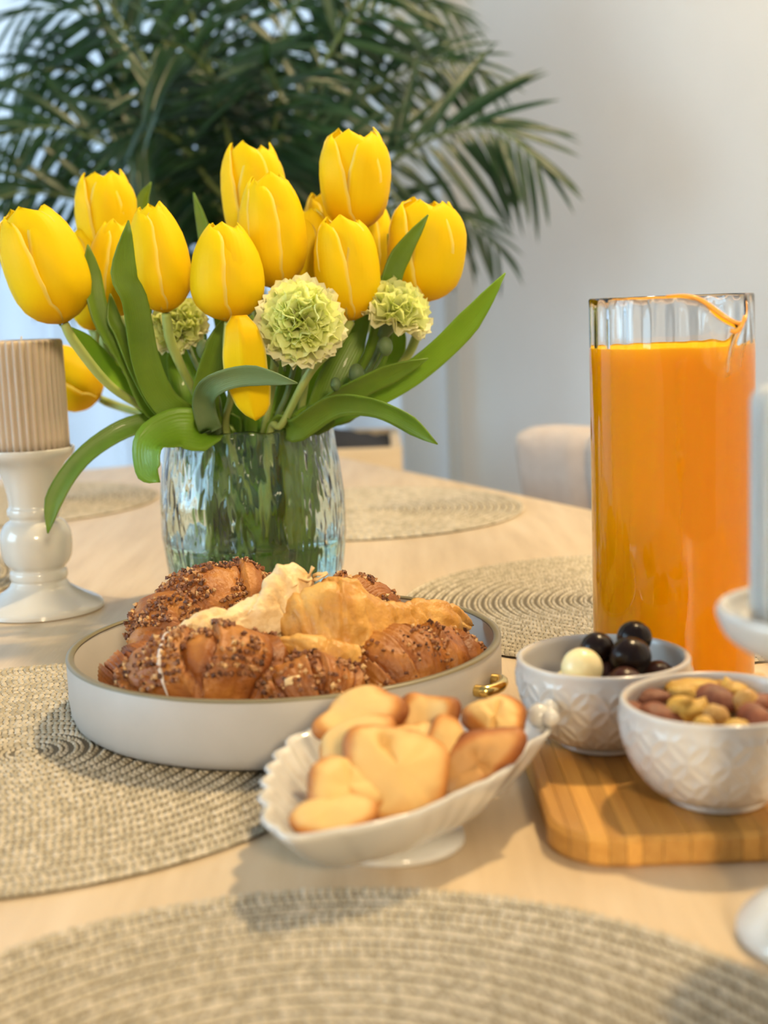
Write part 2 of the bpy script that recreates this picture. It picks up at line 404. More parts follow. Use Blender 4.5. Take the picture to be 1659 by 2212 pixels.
def leaflet_mesh(droop, wd):
    V = []; n = 7
    for i in range(n):
        t = i / (n - 1); hw = wd * (t ** .35) * (1 - t) ** .6 * 1.5 + .001
        z = -droop * t * t
        V += [(-hw, t, z + hw * .5), (0, t, z), (hw, t, z + hw * .5)]
    me = bpy.data.meshes.new('leaflet'); Fc = []
    for i in range(n - 1):
        for k in (0, 1): a = i * 3 + k; Fc.append((a, a + 1, a + 4, a + 3))
    me.from_pydata(V, [], Fc); me.materials.append(m_palm); me.polygons.foreach_set('use_smooth', [True] * len(Fc)); return me
LM = [leaflet_mesh(dr, .056) for dr in (.15, .35, .55, .75)]
n_leaflet = 0
def frond(pts, Y0, Y1, npair, Lmax, individual, seed):
    global n_leaflet
    r = random.Random(seed)
    n = len(pts); P3 = []
    base = PL + Vector((r.uniform(-.05, .05), r.uniform(-.05, .05), planter_top - .01))
    P3.append(np.array(base)); P3.append(np.array(base * .35 + crown * .65 + Vector((r.uniform(-.03, .03), r.uniform(-.04, .04), 0))))
    for i, (x, y) in enumerate(pts): P3.append(np.array(D(x, y, Y0 + (Y1 - Y0) * i / (n - 1))))
    S = catmull(P3, 60); fr = mesh('frond', *tube(S, lambda t: .007 * (1 - t) + .0015, 6), m_palmstem, pt)
    s0 = int(60 * 2 / (n + 1)) - 4
    T_, N = frames(S); bigV = []; bigF = []; off = wloc(pt)
    for k in range(npair):
        t = (k + .5) / npair; q = s0 + t * (59 - s0); i = min(int(q), 58)
        p = Vector(S[i]) * (1 - (q - i)) + Vector(S[i + 1]) * (q - i); tg = T_[i]
        side = tg.cross(Vector((0, -1, .25))).normalized()
        L = Lmax * (.55 + .45 * math.sin(math.pi * min(1, t * .85 + .18))) * r.uniform(.93, 1.07)
        for s in (-1, 1):
            ang = math.radians(lin([(0, 62), (.5, 48), (1, 22)], t) + r.uniform(-4, 4))
            d = (tg * math.cos(ang) + side * (s * math.sin(ang)) + Vector((0, r.uniform(-.14, .14), -.42 + r.uniform(-.10, .10)))).normalized()
            up = Vector((r.uniform(-.1, .1), -.75 + r.uniform(-.2, .2), .65)); up = (up - d * up.dot(d)).normalized(); xx = d.cross(up)
            M4 = Matrix((xx * L, d * L, up * L)).transposed().to_4x4(); M4.translation = p - off
            me = r.choice(LM)
            if individual and n_leaflet < 290:
                o = bpy.data.objects.new('leaflet', me); col.objects.link(o); o.parent = fr; o.matrix_local = M4; n_leaflet += 1
            else:
                b = len(bigV); bigV += [M4 @ v.co + off for v in me.vertices]; bigF += [tuple(a + b for a in f.vertices) for f in me.polygons]
    if bigV: mesh('leaflets', bigV, bigF, m_palm, fr, True, kind='stuff')
FR = [  # pixel path, depth start, depth end, pairs, leaflet length, own objects
    ([(540, 500), (760, 400), (930, 300), (1060, 275), (1165, 350)], 2.45, 2.25, 22, .20, 1),
    ([(540, 460), (700, 280), (830, 180), (940, 130), (1040, 150)], 2.50, 2.40, 20, .17, 1),
    ([(480, 480), (330, 370), (200, 300), (90, 275), (-20, 300)], 2.45, 2.30, 22, .20, 1),
    ([(480, 440), (370, 280), (250, 190), (130, 150), (30, 170)], 2.50, 2.40, 22, .20, 1),
    ([(490, 430), (380, 200), (270, 80), (150, 20), (30, 30)], 2.50, 2.45, 22, .20, 1),
    ([(460, 520), (300, 460), (170, 430), (60, 415), (-40, 440)], 2.45, 2.25, 20, .19, 1),
    ([(550, 520), (720, 470), (880, 450), (1000, 470), (1080, 540)], 2.52, 2.45, 18, .15, 1),
    ([(510, 430), (480, 250), (430, 80), (370, -80), (300, -180)], 2.50, 2.40, 24, .22, 0),
    ([(520, 430), (520, 240), (510, 60), (480, -100), (440, -260)], 2.55, 2.50, 24, .22, 0),
    ([(530, 430), (570, 240), (620, 60), (690, -90), (770, -200)], 2.50, 2.40, 24, .22, 0),
    ([(530, 450), (620, 280), (720, 100), (800, -20), (900, -90)], 2.48, 2.38, 24, .20, 0),
    ([(500, 450), (420, 300), (330, 160), (250, 30), (160, -80)], 2.46, 2.36, 24, .21, 0),
    ([(520, 480), (560, 380), (590, 290), (600, 200), (570, 130)], 2.42, 2.20, 24, .20, 0),
    ([(510, 480), (450, 390), (390, 310), (330, 280), (280, 320)], 2.40, 2.20, 22, .18, 0),
    ([(530, 480), (620, 400), (700, 340), (760, 330), (800, 400)], 2.42, 2.25, 22, .17, 0),
    ([(520, 450), (650, 200), (780, 60), (880, 10), (985, 30)], 2.55, 2.55, 20, .18, 0),
    ([(500, 480), (410, 420), (360, 390), (330, 420), (310, 500)], 2.40, 2.25, 18, .15, 0),
    ([(515, 430), (500, 330), (470, 210), (420, 120), (350, 90)], 2.40, 2.15, 24, .20, 0),
]
for i, f in enumerate(FR): frond(*f, seed=100 + i)

# ------------------------------------------------------------------ placemats
def placemat(x, y, label, R=.195, fine=1.0, rot=0.0):
    c = Vector((x, y, T)); t = thing('placemat', label, 'placemat', c, 'round braided placemats on the table')
    V, Fc = lathe([(0, 0), (R - .003, 0), (R - .002, .0015), (R - .003, .0022), (0, .0022)], 96, c)
    mesh('backing', V, Fc, m_matback, t)
    pitch_ = .0085; V = []; Fc = []; rnd = []; r_ = random.Random(int((x + 3) * 1000)); nr = int(R / pitch_ + .35)
    unit = [(-1, 0, 0), (0, -1, 0), (1, 0, 0), (0, 1, 0), (-.5, 0, .9), (.5, 0, .9)]
    uf = [(0, 1, 4), (1, 5, 4), (1, 2, 5), (2, 3, 5), (3, 4, 5), (3, 0, 4)]
    for k in range(nr):
        rc = max(.0026, R - .5 * pitch_ - k * pitch_)
        for h_ in (-1, 1):
            rr = rc + h_ * pitch_ * .20
            n = max(5, int(2 * math.pi * rr / (.0054 / fine)))
            for i in range(n):
                th = 2 * math.pi * (i + .5 * (h_ > 0)) / n + k * .37 + r_.uniform(-.08, .08) / n
                sl = math.radians(20 * h_ + r_.uniform(-6, 6)); L = .0037 / fine * r_.uniform(.95, 1.08); wd_ = .00155; ht = .0024
                rad = Vector((math.cos(th), math.sin(th), 0)); tan = Vector((-math.sin(th), math.cos(th), 0))
                e1 = tan * math.cos(sl) + rad * math.sin(sl); e2 = rad * math.cos(sl) - tan * math.sin(sl)
                p = c + rad * rr + Vector((0, 0, .0015 + r_.uniform(-.0002, .0003))); b = len(V); cv = r_.random()
                for a, q, z in unit: V.append(p + e1 * (a * L) + e2 * (q * wd_) + Vector((0, 0, z * ht))); rnd.append(cv)
                Fc += [tuple(b + j for j in f) for f in uf]
    mesh('braid', V, Fc, m_braid, t, True, rnd=rnd, kind='stuff')
placemat(-.030, .352, 'empty round woven placemat beside the shell dish and bamboo board', fine=1.45)
placemat(-.207, .742, 'round woven placemat partly under the white pastry dish', fine=1.45)
placemat(.203, 1.065, 'round woven placemat behind the juice jug and pastry dish', fine=1.3)
placemat(-.030, 1.590, 'round woven placemat behind the vase near the beige chair', fine=.7)
placemat(-.490, 1.770, 'round woven placemat at the table end nearest the window and palm', fine=.7)
placemat(-.537, 1.250, 'round woven placemat next to the baluster holder with the taupe candle', fine=.8)

# ------------------------------------------------------------------ serving dish
DC = Vector((-.063, .812, T + .0047)); DR = .131
sd = thing('serving_dish', 'round off-white serving dish with straight side and dark rim full of pastries', 'dish', DC)
hd = .040
prof = [(0, 0), (DR - .012, 0), (DR - .006, .0012), (DR - .0025, .004), (DR - .0008, .009), (DR, .016), (DR, hd - .001), (DR - .0006, hd),
        (DR - .0035, hd), (DR - .0042, hd - .001), (DR - .0042, .014), (DR - .007, .007), (DR - .014, .004), (0, .004)]
mesh('dish_body', *lathe(prof, 128, DC), m_dish, sd)
mesh('rim', *lathe([(DR + .0003, hd - .0004), (DR + .0001, hd + .0006), (DR - .002, hd + .001), (DR - .0042, hd + .0006), (DR - .0046, hd - .0004), (DR + .0003, hd - .0004)], 128, DC), m_dishrim, sd)
# brass handle on the side that faces the bowls
hp = G(1100, 1495, .026); ha = math.atan2(hp.y - DC.y, hp.x - DC.x)
ho = Vector((math.cos(ha), math.sin(ha), 0)); ht_ = Vector((-math.sin(ha), math.cos(ha), 0))
hb = DC + ho * (DR - .001) + Vector((0, 0, .024))
mesh('handle', *tube(catmull([hb - ht_ * .012, hb - ht_ * .011 + ho * .007, hb + ho * .010, hb + ht_ * .011 + ho * .007, hb + ht_ * .012], 24), .0035, 10), m_brass, sd, label='small brass handle')

def crumbs(V, Fc_norm_up, count, parent, seed, size=.0022, sel=None):
    r = random.Random(seed); CV = []; CF = []; rn = []
    idx = [i for i in Fc_norm_up if sel is None or sel(V[i][0])]
    if not idx: return
    for _ in range(count):
        p, nrm = V[r.choice(idx)]
        p = p + Vector((r.uniform(-1, 1), r.uniform(-1, 1), r.uniform(-.2, .2))) * .0016
        s = size * r.uniform(.45, 1.15); b = len(CV); c = r.random()
        q = Quaternion((r.random() + .01, r.random() - .5, r.random() - .5, r.random() - .5)).normalized()
        for v in ((1, 0, 0), (-1, 0, 0), (0, 1, 0), (0, -1, 0), (0, 0, 1), (0, 0, -1)):
            v = q @ (Vector(v) * s * r.uniform(.6, 1.1)); CV.append(p + v + nrm * s * .35); rn.append(c)
        for f in ((0, 2, 4), (2, 1, 4), (1, 3, 4), (3, 0, 4), (2, 0, 5), (1, 2, 5), (3, 1, 5), (0, 3, 5)): CF.append(tuple(b + i for i in f))
    mesh('nut_crumbs', CV, CF, m_crumb, parent, False, rnd=rn, kind='stuff', label='chopped nut topping')
def croissant(name, label, pts, R, ridges, floor, seed, ncr=420, tip0=.25, tip1=.25, csize=.0024, m=None, painted_glint=()):
    r = random.Random(seed)
    P3 = catmull([np.array(p) for p in pts], 90); mid = Vector(P3[45]); base = Vector((mid.x, mid.y, floor))
    t = thing(name, label, 'pastry', base, 'pastries in the round dish')
    def env(q):
        e = min(1, (q / .30)) if q < .5 else min(1, (1 - q) / .30)
        l = (tip0 if q < .5 else tip1); k = l + (1 - l) * math.sin(e * math.pi / 2)
        return k * min(1, min(q, 1 - q) / .035 + .04) ** .5
    NS = 40; NP = 120
    P3 = catmull([np.array(p) for p in pts], NP)
    V, Fc = tube(P3, lambda q: R * env(q), NS)
    out = []; lay = []
    for i, v in enumerate(V):
        ri = i // NS; q = ri / (NP - 1); c = Vector(P3[ri]); dv = v - c; th = 2 * math.pi * (i % NS) / NS
        ph = abs(q - .5) * ridges + .22 * math.sin(th + seed) + .25 * noise.noise(v * 25); sw = ph - math.floor(ph)
        step = .16 * (1 - sw) ** 1.3 - .10 * math.exp(-((sw - .98) / .06) ** 2)
        k = 1 + step - .06
        fine = .0003 * math.sin(ph * 31 + 3 * noise.noise(v * 40))
        v = c + dv * k + dv.normalized() * (fbm(v, 80, 4) * .0014 + fbm(v, 28, 3) * .0026 + fine)
        if v.z < c.z:
            lo = R * env(q) * .95; kk = max(1.0, (c.z - floor - .0008) / max(lo, .004)) if c.z - floor > .003 else 1
            v.z = max(floor + .0006, c.z + (v.z - c.z) * kk)
        out.append(v); lay.append(1 - sw)
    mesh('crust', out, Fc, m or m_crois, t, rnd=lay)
    VN = [(out[i], (out[i] - Vector(P3[i // NS])).normalized()) for i in range(len(out))]
    up = [i for i in range(len(out)) if VN[i][1].z > .12 and NP * .08 < i // NS < NP * .94 and noise.noise(out[i] * 55 + Vector((seed * 3, 0, 0))) > -.12]
    if ncr: crumbs(VN, up, ncr, t, seed, csize)
    for q in painted_glint:  # window reflection on the crust, built as a thin pale strip
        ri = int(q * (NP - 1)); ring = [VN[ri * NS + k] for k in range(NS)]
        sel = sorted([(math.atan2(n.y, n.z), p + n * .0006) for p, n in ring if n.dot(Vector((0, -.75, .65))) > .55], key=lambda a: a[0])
        if len(sel) > 3: mesh('glint_streak', *tube(catmull([np.array(p) for _, p in sel], 24), lambda t_: .0003 + .0010 * math.sin(math.pi * t_), 8), m_glint, t, label='thin pale streak shaped as a glossy highlight')
    return t
FL = T + .0047 + .0042
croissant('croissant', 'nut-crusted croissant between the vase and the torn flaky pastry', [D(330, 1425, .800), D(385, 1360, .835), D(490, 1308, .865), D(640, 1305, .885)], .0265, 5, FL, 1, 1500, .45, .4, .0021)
croissant('croissant', 'nut-crumbed croissant with a thin white modelled highlight across it', [D(308, 1535, .742), D(355, 1480, .737), D(445, 1452, .732), D(530, 1455, .736), D(572, 1500, .745)], .0245, 4, FL, 2, 1300, .6, .75, .0022, painted_glint=(.38,))
croissant('croissant', 'glazed croissant tip without crumbs poking out from under the highlight-streaked one', [D(235, 1500, .775), D(290, 1452, .785), D(370, 1425, .800)], .0155, 4, FL, 3, 0, .6, .6)
k4 = croissant('croissant', 'small croissant with a pale crumb patch beside the highlight-streaked one', [D(592, 1530, .724), D(640, 1494, .724), D(710, 1490, .730), D(772, 1530, .738)], .0185, 4, FL, 4, 380, .75, .5, .0022)
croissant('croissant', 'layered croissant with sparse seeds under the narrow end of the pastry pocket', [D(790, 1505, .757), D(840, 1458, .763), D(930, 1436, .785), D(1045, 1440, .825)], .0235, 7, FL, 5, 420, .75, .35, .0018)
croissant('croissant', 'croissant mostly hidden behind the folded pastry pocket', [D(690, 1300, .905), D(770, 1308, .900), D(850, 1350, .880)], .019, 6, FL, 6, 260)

def slab(P, wid, thk, rolls, nseg=48, n=110, amp=.002, seed=0, ends=True, grooves=()):
    """pastry band: elliptical section, width turned by roll about the path"""
    S = catmull(P, n); T_, _ = frames(S); V = []
    for i, p in enumerate(S):
        q = i / (n - 1); t = T_[i]; w0 = t.cross(Vector((0, 1, -.2))).normalized(); w0 = Quaternion(t, math.radians(lin(rolls, q))) @ w0; nn = t.cross(w0)
        a = lin(wid, q) / 2; b = lin(thk, q) / 2
        if ends: e = min(1, min(q, 1 - q) / .04) ** .5; a *= .15 + .85 * e; b *= .2 + .8 * e
        for k in range(nseg):
            th = 2 * math.pi * k / nseg; ca, sa = math.cos(th), math.sin(th)
            v = Vector(p) + w0 * (a * math.copysign(abs(ca) ** .8, ca)) + nn * (b * math.copysign(abs(sa) ** .8, sa))
            dv = (v - Vector(p)); f = fbm(v + Vector((seed, 0, 0)), 45, 4) * amp + fbm(v + Vector((0, seed, 0)), 130, 3) * amp * .6 - amp * .8 * math.exp(-(noise.noise(v * 38 + Vector((seed, 7, 0))) / .05) ** 2)
            for g in grooves: f -= .0022 * math.exp(-((q - g + .03 * math.cos(th)) / .010) ** 2)
            V.append(v + dv.normalized() * f)
    Fc = []
    for i in range(n - 1):
        for k in range(nseg):
            k2 = (k + 1) % nseg; Fc.append((i * nseg + k, i * nseg + k2, (i + 1) * nseg + k2, (i + 1) * nseg + k))
    Fc += [tuple(range(nseg))[::-1], tuple((n - 1) * nseg + k for k in range(nseg))]
    return V, Fc
def flake(p, size, seed, parent, m):
    r = random.Random(seed); V = []; n = 9; ax = Vector((r.uniform(-1, 1), r.uniform(-.4, .4), r.uniform(-.3, 1))).normalized(); ay = ax.orthogonal().normalized(); ay = Quaternion(ax, r.uniform(-1, 1)) @ ay
    nn = ax.cross(ay); V.append(Vector(p))
    for k in range(n):
        a = 2 * math.pi * k / n; s = size * r.uniform(.55, 1.15)
        V.append(Vector(p) + ax * (math.cos(a) * s) + ay * (math.sin(a) * s * .7) + nn * (size * r.uniform(-.25, .25)))
    o = mesh('flake', V, [(0, 1 + k, 1 + (k + 1) % n) for k in range(n)], m, parent); solid(o, .0009); return o
pp = flake(D(640, 1480, .7085), .0070, 91, k4, m_puffpale); pp.name = 'crumb_patch'; pp['label'] = 'pale torn crumb patch'
# torn flaky piece leaning up on the heap
p1 = thing('flaky_pastry', 'torn pale flaky pastry leaning upright on top of the croissants', 'pastry', D(480, 1400, .76), 'pastries in the round dish')
V, Fc = slab([D(322, 1418, .742), D(400, 1380, .748), D(500, 1352, .758), D(575, 1330, .768), D(630, 1290, .782), D(668, 1245, .792)],
             [(0, .014), (.2, .020), (.5, .025), (.68, .040), (.85, .042), (1, .024)], [(0, .016), (.5, .018), (.8, .016), (1, .006)], [(0, 10), (.6, 25), (1, 40)], amp=.003, seed=3)
mesh('crust', V, Fc, m_puffpale, p1)
for i, (x, y, Y, s) in enumerate([(672, 1236, .79, .007), (690, 1248, .79, .006), (650, 1252, .785, .008), (620, 1262, .775, .008), (600, 1275, .772, .006), (560, 1310, .76, .006), (655, 1330, .765, .007), (640, 1350, .765, .006), (540, 1330, .757, .005), (690, 1240, .792, .005)]):
    flake(D(x, y, Y), s, 40 + i, p1, m_puffpale)
# folded pocket
p2 = thing('pastry_pocket', 'golden folded puff pastry pocket scored with lines lying on the croissants', 'pastry', D(760, 1400, .77), 'pastries in the round dish')
V, Fc = slab([D(612, 1368, .770), D(680, 1345, .764), D(740, 1350, .766), D(800, 1355, .778), D(870, 1345, .800), D(950, 1338, .822), D(1022, 1352, .842)],
             [(0, .024), (.12, .042), (.32, .050), (.47, .042), (.6, .025), (.75, .026), (.9, .021), (1, .006)], [(0, .016), (.3, .024), (.6, .020), (.85, .019), (1, .005)], [(0, -8), (.5, -20), (1, -10)], amp=.0028, seed=9, grooves=(.16, .30, .45, .58, .74))
mesh('crust', V, Fc, m_puff, p2)
V, Fc = slab([D(690, 1262, .795), D(735, 1290, .790), D(790, 1318, .792), D(850, 1335, .802)], [(0, .012), (.4, .028), (1, .014)], [(0, .008), (.5, .014), (1, .010)], [(0, 0), (1, -10)], amp=.002, seed=12, n=60)
mesh('folded_flap', V, Fc, m_puff, p2)
V, Fc = slab([D(598, 1400, .752), D(660, 1402, .745), D(720, 1418, .745), D(775, 1425, .752)], [(0, .010), (.4, .018), (1, .014)], [(0, .012), (.5, .018), (1, .012)], [(0, 0), (1, -10)], amp=.002, seed=14, n=60)
mesh('folded_flap', V, Fc, m_puff, p2)
for i, (x, y, Y, s) in enumerate([(812, 1370, .775, .007), (835, 1360, .782, .006), (930, 1368, .81, .006), (880, 1365, .80, .006), (760, 1330, .765, .005)]):
    flake(D(x, y, Y), s, 70 + i, p2, m_puffpale)

# ------------------------------------------------------------------ shell dish with small pastries
SC = Vector((.000, .598, T)); SX = Vector((1, 0, 0)); SY = Vector((0, 1, 0))
sh = thing('shell_dish', 'white scalloped shell-shaped dish holding small folded pastries', 'dish', SC)
OUT = catmull([np.array(p) for p in [(.078, .642), (.070, .657), (.050, .668), (.020, .673), (-.018, .670), (-.045, .659), (-.0555, .628), (-.0590, .592), (-.0570, .557), (-.0490, .525), (-.029, .5235), (-.005, .5335), (.011, .5440), (.031, .5665), (.053, .590), (.066, .619), (.0745, .630), (.078, .642)]], 400)
OA = sorted([(math.atan2(p[1] - SC.y, p[0] - SC.x), math.hypot(p[0] - SC.x, p[1] - SC.y)) for p in OUT]); OA = [(OA[-1][0] - 2 * math.pi, OA[-1][1])] + OA + [(OA[0][0] + 2 * math.pi, OA[0][1])]
def fan_of(th):
    d = abs((th - math.pi + math.pi) % (2 * math.pi) - math.pi); return max(0, 1 - (d / 1.35) ** 2) ** .5 if d < 1.35 else 0
def shell_rim(th):
    t = (th + math.pi) % (2 * math.pi) - math.pi
    return lin(OA, t) * (1 + (.050 * fan_of(th) + .012) * (abs(math.sin(th * 10)) - .55))
def shell_surface(inner):
    out = []; NT, NR = 240, 24
    for i in range(NT):
        th = 2 * math.pi * i / NT; rr = shell_rim(th)
        wob = .0032 * abs(math.sin(th * 10)) * (fan_of(th) + .25)
        for j in range(NR):
            q = j / (NR - 1); z = .0035 + .0325 * q ** 2.6 + .007 * max(0, math.cos(th - .5) - .6) * q ** 3
            rad_ = rr * (q ** .85); zz = z - wob * q * (0 if inner else .4) * math.sin(q * 3)
            if inner: rad_ *= .962; zz += .0030 * (1 - q) + .0006 + .5 * wob * q * (1 - q)
            out.append(SC + SX * (rad_ * math.cos(th)) + SY * (rad_ * math.sin(th)) + Vector((0, 0, zz)))
    return out, NT, NR
A, NT, NR = shell_surface(False); B, _, _ = shell_surface(True)
Fc = grid_faces(NT, NR, True) + [f[::-1] for f in grid_faces(NT, NR, True, len(A))]
for i in range(NT):
    a = i * NR + NR - 1; b = ((i + 1) % NT) * NR + NR - 1; Fc.append((a, b, b + len(A), a + len(A)))
mesh('dish_body', A + B, Fc, m_white, sh)
fv, ff = lathe([(.0, .0), (.0255, 0), (.0265, .0015), (.0262, .0042), (0, .0045)], 48, (0, 0, 0))
mesh('foot', [SC + SX * (v.x * 1.2) + SY * (v.y * 1.1) + Vector((0, 0, v.z)) for v in fv], ff, m_white, sh)
kn = Vector((.074, .645, T + .0435))
def ball(c, r, nu=20, nv=12, sq=(1, 1, 1)):
    V = []
    for i in range(nu):
        for j in range(nv):
            a = 2 * math.pi * i / nu; b = math.pi * j / (nv - 1)
            V.append(Vector(c) + Vector((r * sq[0] * math.sin(b) * math.cos(a), r * sq[1] * math.sin(b) * math.sin(a), -r * sq[2] * math.cos(b))))
    return V, grid_faces(nu, nv, True)
V, Fc = merge([ball(kn + SX * -.002, .006), ball(kn + SX * .004 + SY * .005 + Vector((0, 0, .002)), .0045), ball(kn + SX * .003 - SY * .005, .0045)])
mesh('knob', V, Fc, m_white, sh, label='small white ceramic berry knob')

def hand_pie(c, rx, ry, th, rot, seed, corners=3, ck=.14, bend=0.0, baxis=0.0, fold=0.0, pit=None, sq=1.0):
    """plump folded dough: a cushion with a pinched rim, bent about an axis, with an optional folded-in corner"""
    V = []; rn = []; NU, NV = 60, 30; q = Quaternion((0, 0, 1), rot[2]) @ Quaternion((0, 1, 0), rot[1]) @ Quaternion((1, 0, 0), rot[0])
    ca, sa_ = math.cos(baxis), math.sin(baxis)
    for i in range(NU):
        a = 2 * math.pi * i / NU
        for j in range(NV):
            b = -1 + 2 * j / (NV - 1); ro = math.sqrt(max(0, 1 - abs(b) ** 2.6)); up = b
            k = 1 + ck * math.cos(corners * a + seed * 1.7) + .05 * noise.noise(Vector((math.cos(a) * 1.5, math.sin(a) * 1.5, seed)))
            c_, s_ = math.cos(a), math.sin(a); x, y = ro * k * math.copysign(abs(c_) ** sq, c_) * rx, ro * k * math.copysign(abs(s_) ** sq, s_) * ry
            t = math.copysign(abs(up) ** .9, up) * (th if up > 0 else th * .55)
            t += .10 * th * math.sin(3.1 * math.cos(a) * ro + seed) * (1 if up > 0 else .4)
            if fold and up > 0: t -= fold * th * math.exp(-((x / rx - .05) / .09) ** 2) * max(0, 1 - (y / ry + .2) ** 2)
            if pit and up > 0: t -= pit[2] * th * math.exp(-(((x / rx - pit[0]) / .12) ** 2 + ((y / ry - pit[1]) / .18) ** 2))
            u, w_ = x * ca + y * sa_, -x * sa_ + y * ca
            if abs(bend) > 1e-3:
                kx = bend / max(rx, ry); rad_ = 1 / kx + -t; ang = u * kx; u, t = math.sin(ang) * rad_, 1 / kx - math.cos(ang) * rad_
            x, y = u * ca - w_ * sa_, u * sa_ + w_ * ca
            p = Vector((x, y, t)); p += Vector((0, 0, 1)) * (fbm(p + Vector((seed, 0, 0)), 60, 3) * .0014) + p.normalized() * fbm(p + Vector((seed, 3, 0)), 190, 2) * .0005
            V.append(Vector(c) + q @ p); rn.append(min(1, max(0, (ro ** 5) * (.75 if up > 0 else 1.0) + (.25 if up < 0 else 0))))
    return V, grid_faces(NU, NV, True), rn
def dough_mat(name, mid, rim, dark):
    m = crust(name, [(.3, tuple(x * .9 for x in mid)), (.6, mid), (.85, tuple(min(.95, x * 1.06) for x in mid))], 30, .6, .3, 120)
    a = nd(m, 'ShaderNodeAttribute'); a.attribute_name = 'rnd'; old = bsdf(m).inputs['Base Color'].links[0].from_socket
    f = ntex(m, coords(m), 45); ad = nd(m, 'ShaderNodeMath', operation='MULTIPLY_ADD'); lk(m, f, ad.inputs[0]); ad.inputs[1].default_value = .9; ad.inputs[2].default_value = -.45
    sm_ = nd(m, 'ShaderNodeMath', operation='ADD'); lk(m, a.outputs['Fac'], sm_.inputs[0]); lk(m, ad.outputs[0], sm_.inputs[1])
    c = ramp(m, sm_.outputs[0], [(.15, (1, 1, 1)), (.5, rim), (.9, dark)])
    mx = nd(m, 'ShaderNodeMix', data_type='RGBA', blend_type='MULTIPLY'); mx.inputs[0].default_value = 1
    lk(m, old, mx.inputs[6]); lk(m, c, mx.inputs[7]); lk(m, mx.outputs[2], bsdf(m).inputs['Base Color']); return m
m_cookie = dough_mat('cookie_dough', (.73, .475, .17), (.74, .43, .19), (.27, .105, .045))
m_cookiebrown = dough_mat('cookie_baked', (.58, .30, .09), (.70, .45, .28), (.28, .12, .06))
def cookie(label, px, py, Y, rx, ry, th, rot, seed, m=None, **k):
    c = D(px, py, Y); t = thing('folded_pastry', label, 'pastry', c - Vector((0, 0, .01)), 'small pastries in the shell dish')
    V, Fc, rn = hand_pie(c, rx * 1.14, ry * 1.14, th * 1.14, [math.radians(a) for a in rot], seed, **k); mesh('dough', V, Fc, m or m_cookie, t, rnd=rn)
    return t
cookie('smooth pale pastry lying highest of the heap in the shell dish', 780, 1552, .622, .020, .013, .0080, (28, -12, 6), 1, bend=.5, baxis=0)
cookie('curled pastry with a brown edge just under the highest pale one', 775, 1618, .600, .021, .0125, .0060, (40, -22, 8), 2, bend=-.9, baxis=1.57, corners=2, ck=.2)
cookie('big square pastry with a deep dimple in the middle of the shell dish', 850, 1672, .574, .021, .019, .0090, (52, 12, 6), 3, corners=3, ck=.05, pit=(-.25, .5, .7), sq=.62)
cookie('heart-shaped pale pastry by the fan end of the shell dish', 742, 1712, .562, .0165, .0135, .0085, (42, 8, 20), 4, fold=.35, ck=.12)
cookie('low oval pastry lying flat under the heart-shaped one', 720, 1768, .545, .0175, .0095, .0062, (28, -6, 14), 5, corners=2, ck=.1)
cookie('upright bent pastry leaning behind the big dimpled one', 925, 1570, .620, .013, .0145, .0075, (62, 16, -18), 6, bend=.8, baxis=.3, sq=.7)
cookie('thin pastry standing on edge in the middle of the shell dish', 968, 1628, .600, .015, .0125, .0050, (70, 62, 25), 7, bend=-.7, baxis=.6)
cookie('brown ridged pastry near the knob end of the shell dish', 1033, 1650, .598, .0205, .0125, .0075, (55, -38, 12), 8, m_cookiebrown, bend=1.0, baxis=1.57, fold=.4)
cookie('golden pastry with a dark baked spot next to the knob', 1072, 1562, .634, .0135, .0125, .0085, (35, 10, -25), 9, bend=.5, baxis=1.0, fold=.5)
cookie('small pale pastry wedged beneath the upright bent one', 905, 1622, .606, .014, .013, .008, (45, 0, 20), 10)

# ------------------------------------------------------------------ bamboo board
bx0, bx1, by0, by1, bh, brad, ch_ = .068, .345, .560, .755, .014, .030, .0022
bd = thing('serving_board', 'laminated bamboo serving board with rounded corners carrying two bowls', 'board', Vector(((bx0 + bx1) / 2, (by0 + by1) / 2, T)))
def yext(x, inset):
    a, b = bx0 + inset, bx1 - inset; r = brad - inset; x = min(max(x, a), b); dx = max(a + r - x, x - (b - r), 0)
    e = r - math.sqrt(max(r * r - dx * dx, 0)); return by0 + inset + e, by1 - inset - e
xs_ = [bx0]; rb = random.Random(4)
while xs_[-1] < bx1 - .012: xs_.append(xs_[-1] + rb.uniform(.0065, .0125))
xs_[-1] = bx1
for k in range(len(xs_) - 1):
    a, b = xs_[k] + .00012, xs_[k + 1] - .00012; n = 8 if (a < bx0 + brad or b > bx1 - brad) else 2
    V = []; dz = rb.uniform(-.00012, .00012)
    for i in range(n):
        x = a + (b - a) * i / (n - 1); xi = min(max(x, bx0 + ch_), bx1 - ch_)
        y0, y1 = yext(x, .0); z0, z1 = yext(xi, ch_); w0_, w1_ = yext(xi, ch_)
        V += [Vector((xi, w0_, T)), Vector((x, y0, T + ch_)), Vector((x, y0, T + bh - ch_)), Vector((xi, z0, T + bh + dz)), Vector((xi, z1, T + bh + dz)), Vector((x, y1, T + bh - ch_)), Vector((x, y1, T + ch_)), Vector((xi, w1_, T))]
    Fc = []
    for i in range(n - 1):
        for j in range(8): Fc.append((i * 8 + j, i * 8 + (j + 1) % 8, (i + 1) * 8 + (j + 1) % 8, (i + 1) * 8 + j))
    Fc += [tuple(range(8))[::-1], tuple((n - 1) * 8 + j for j in range(8))]
    mesh('bamboo_strip', V, Fc, m_bam[rb.randrange(6)], bd, False)

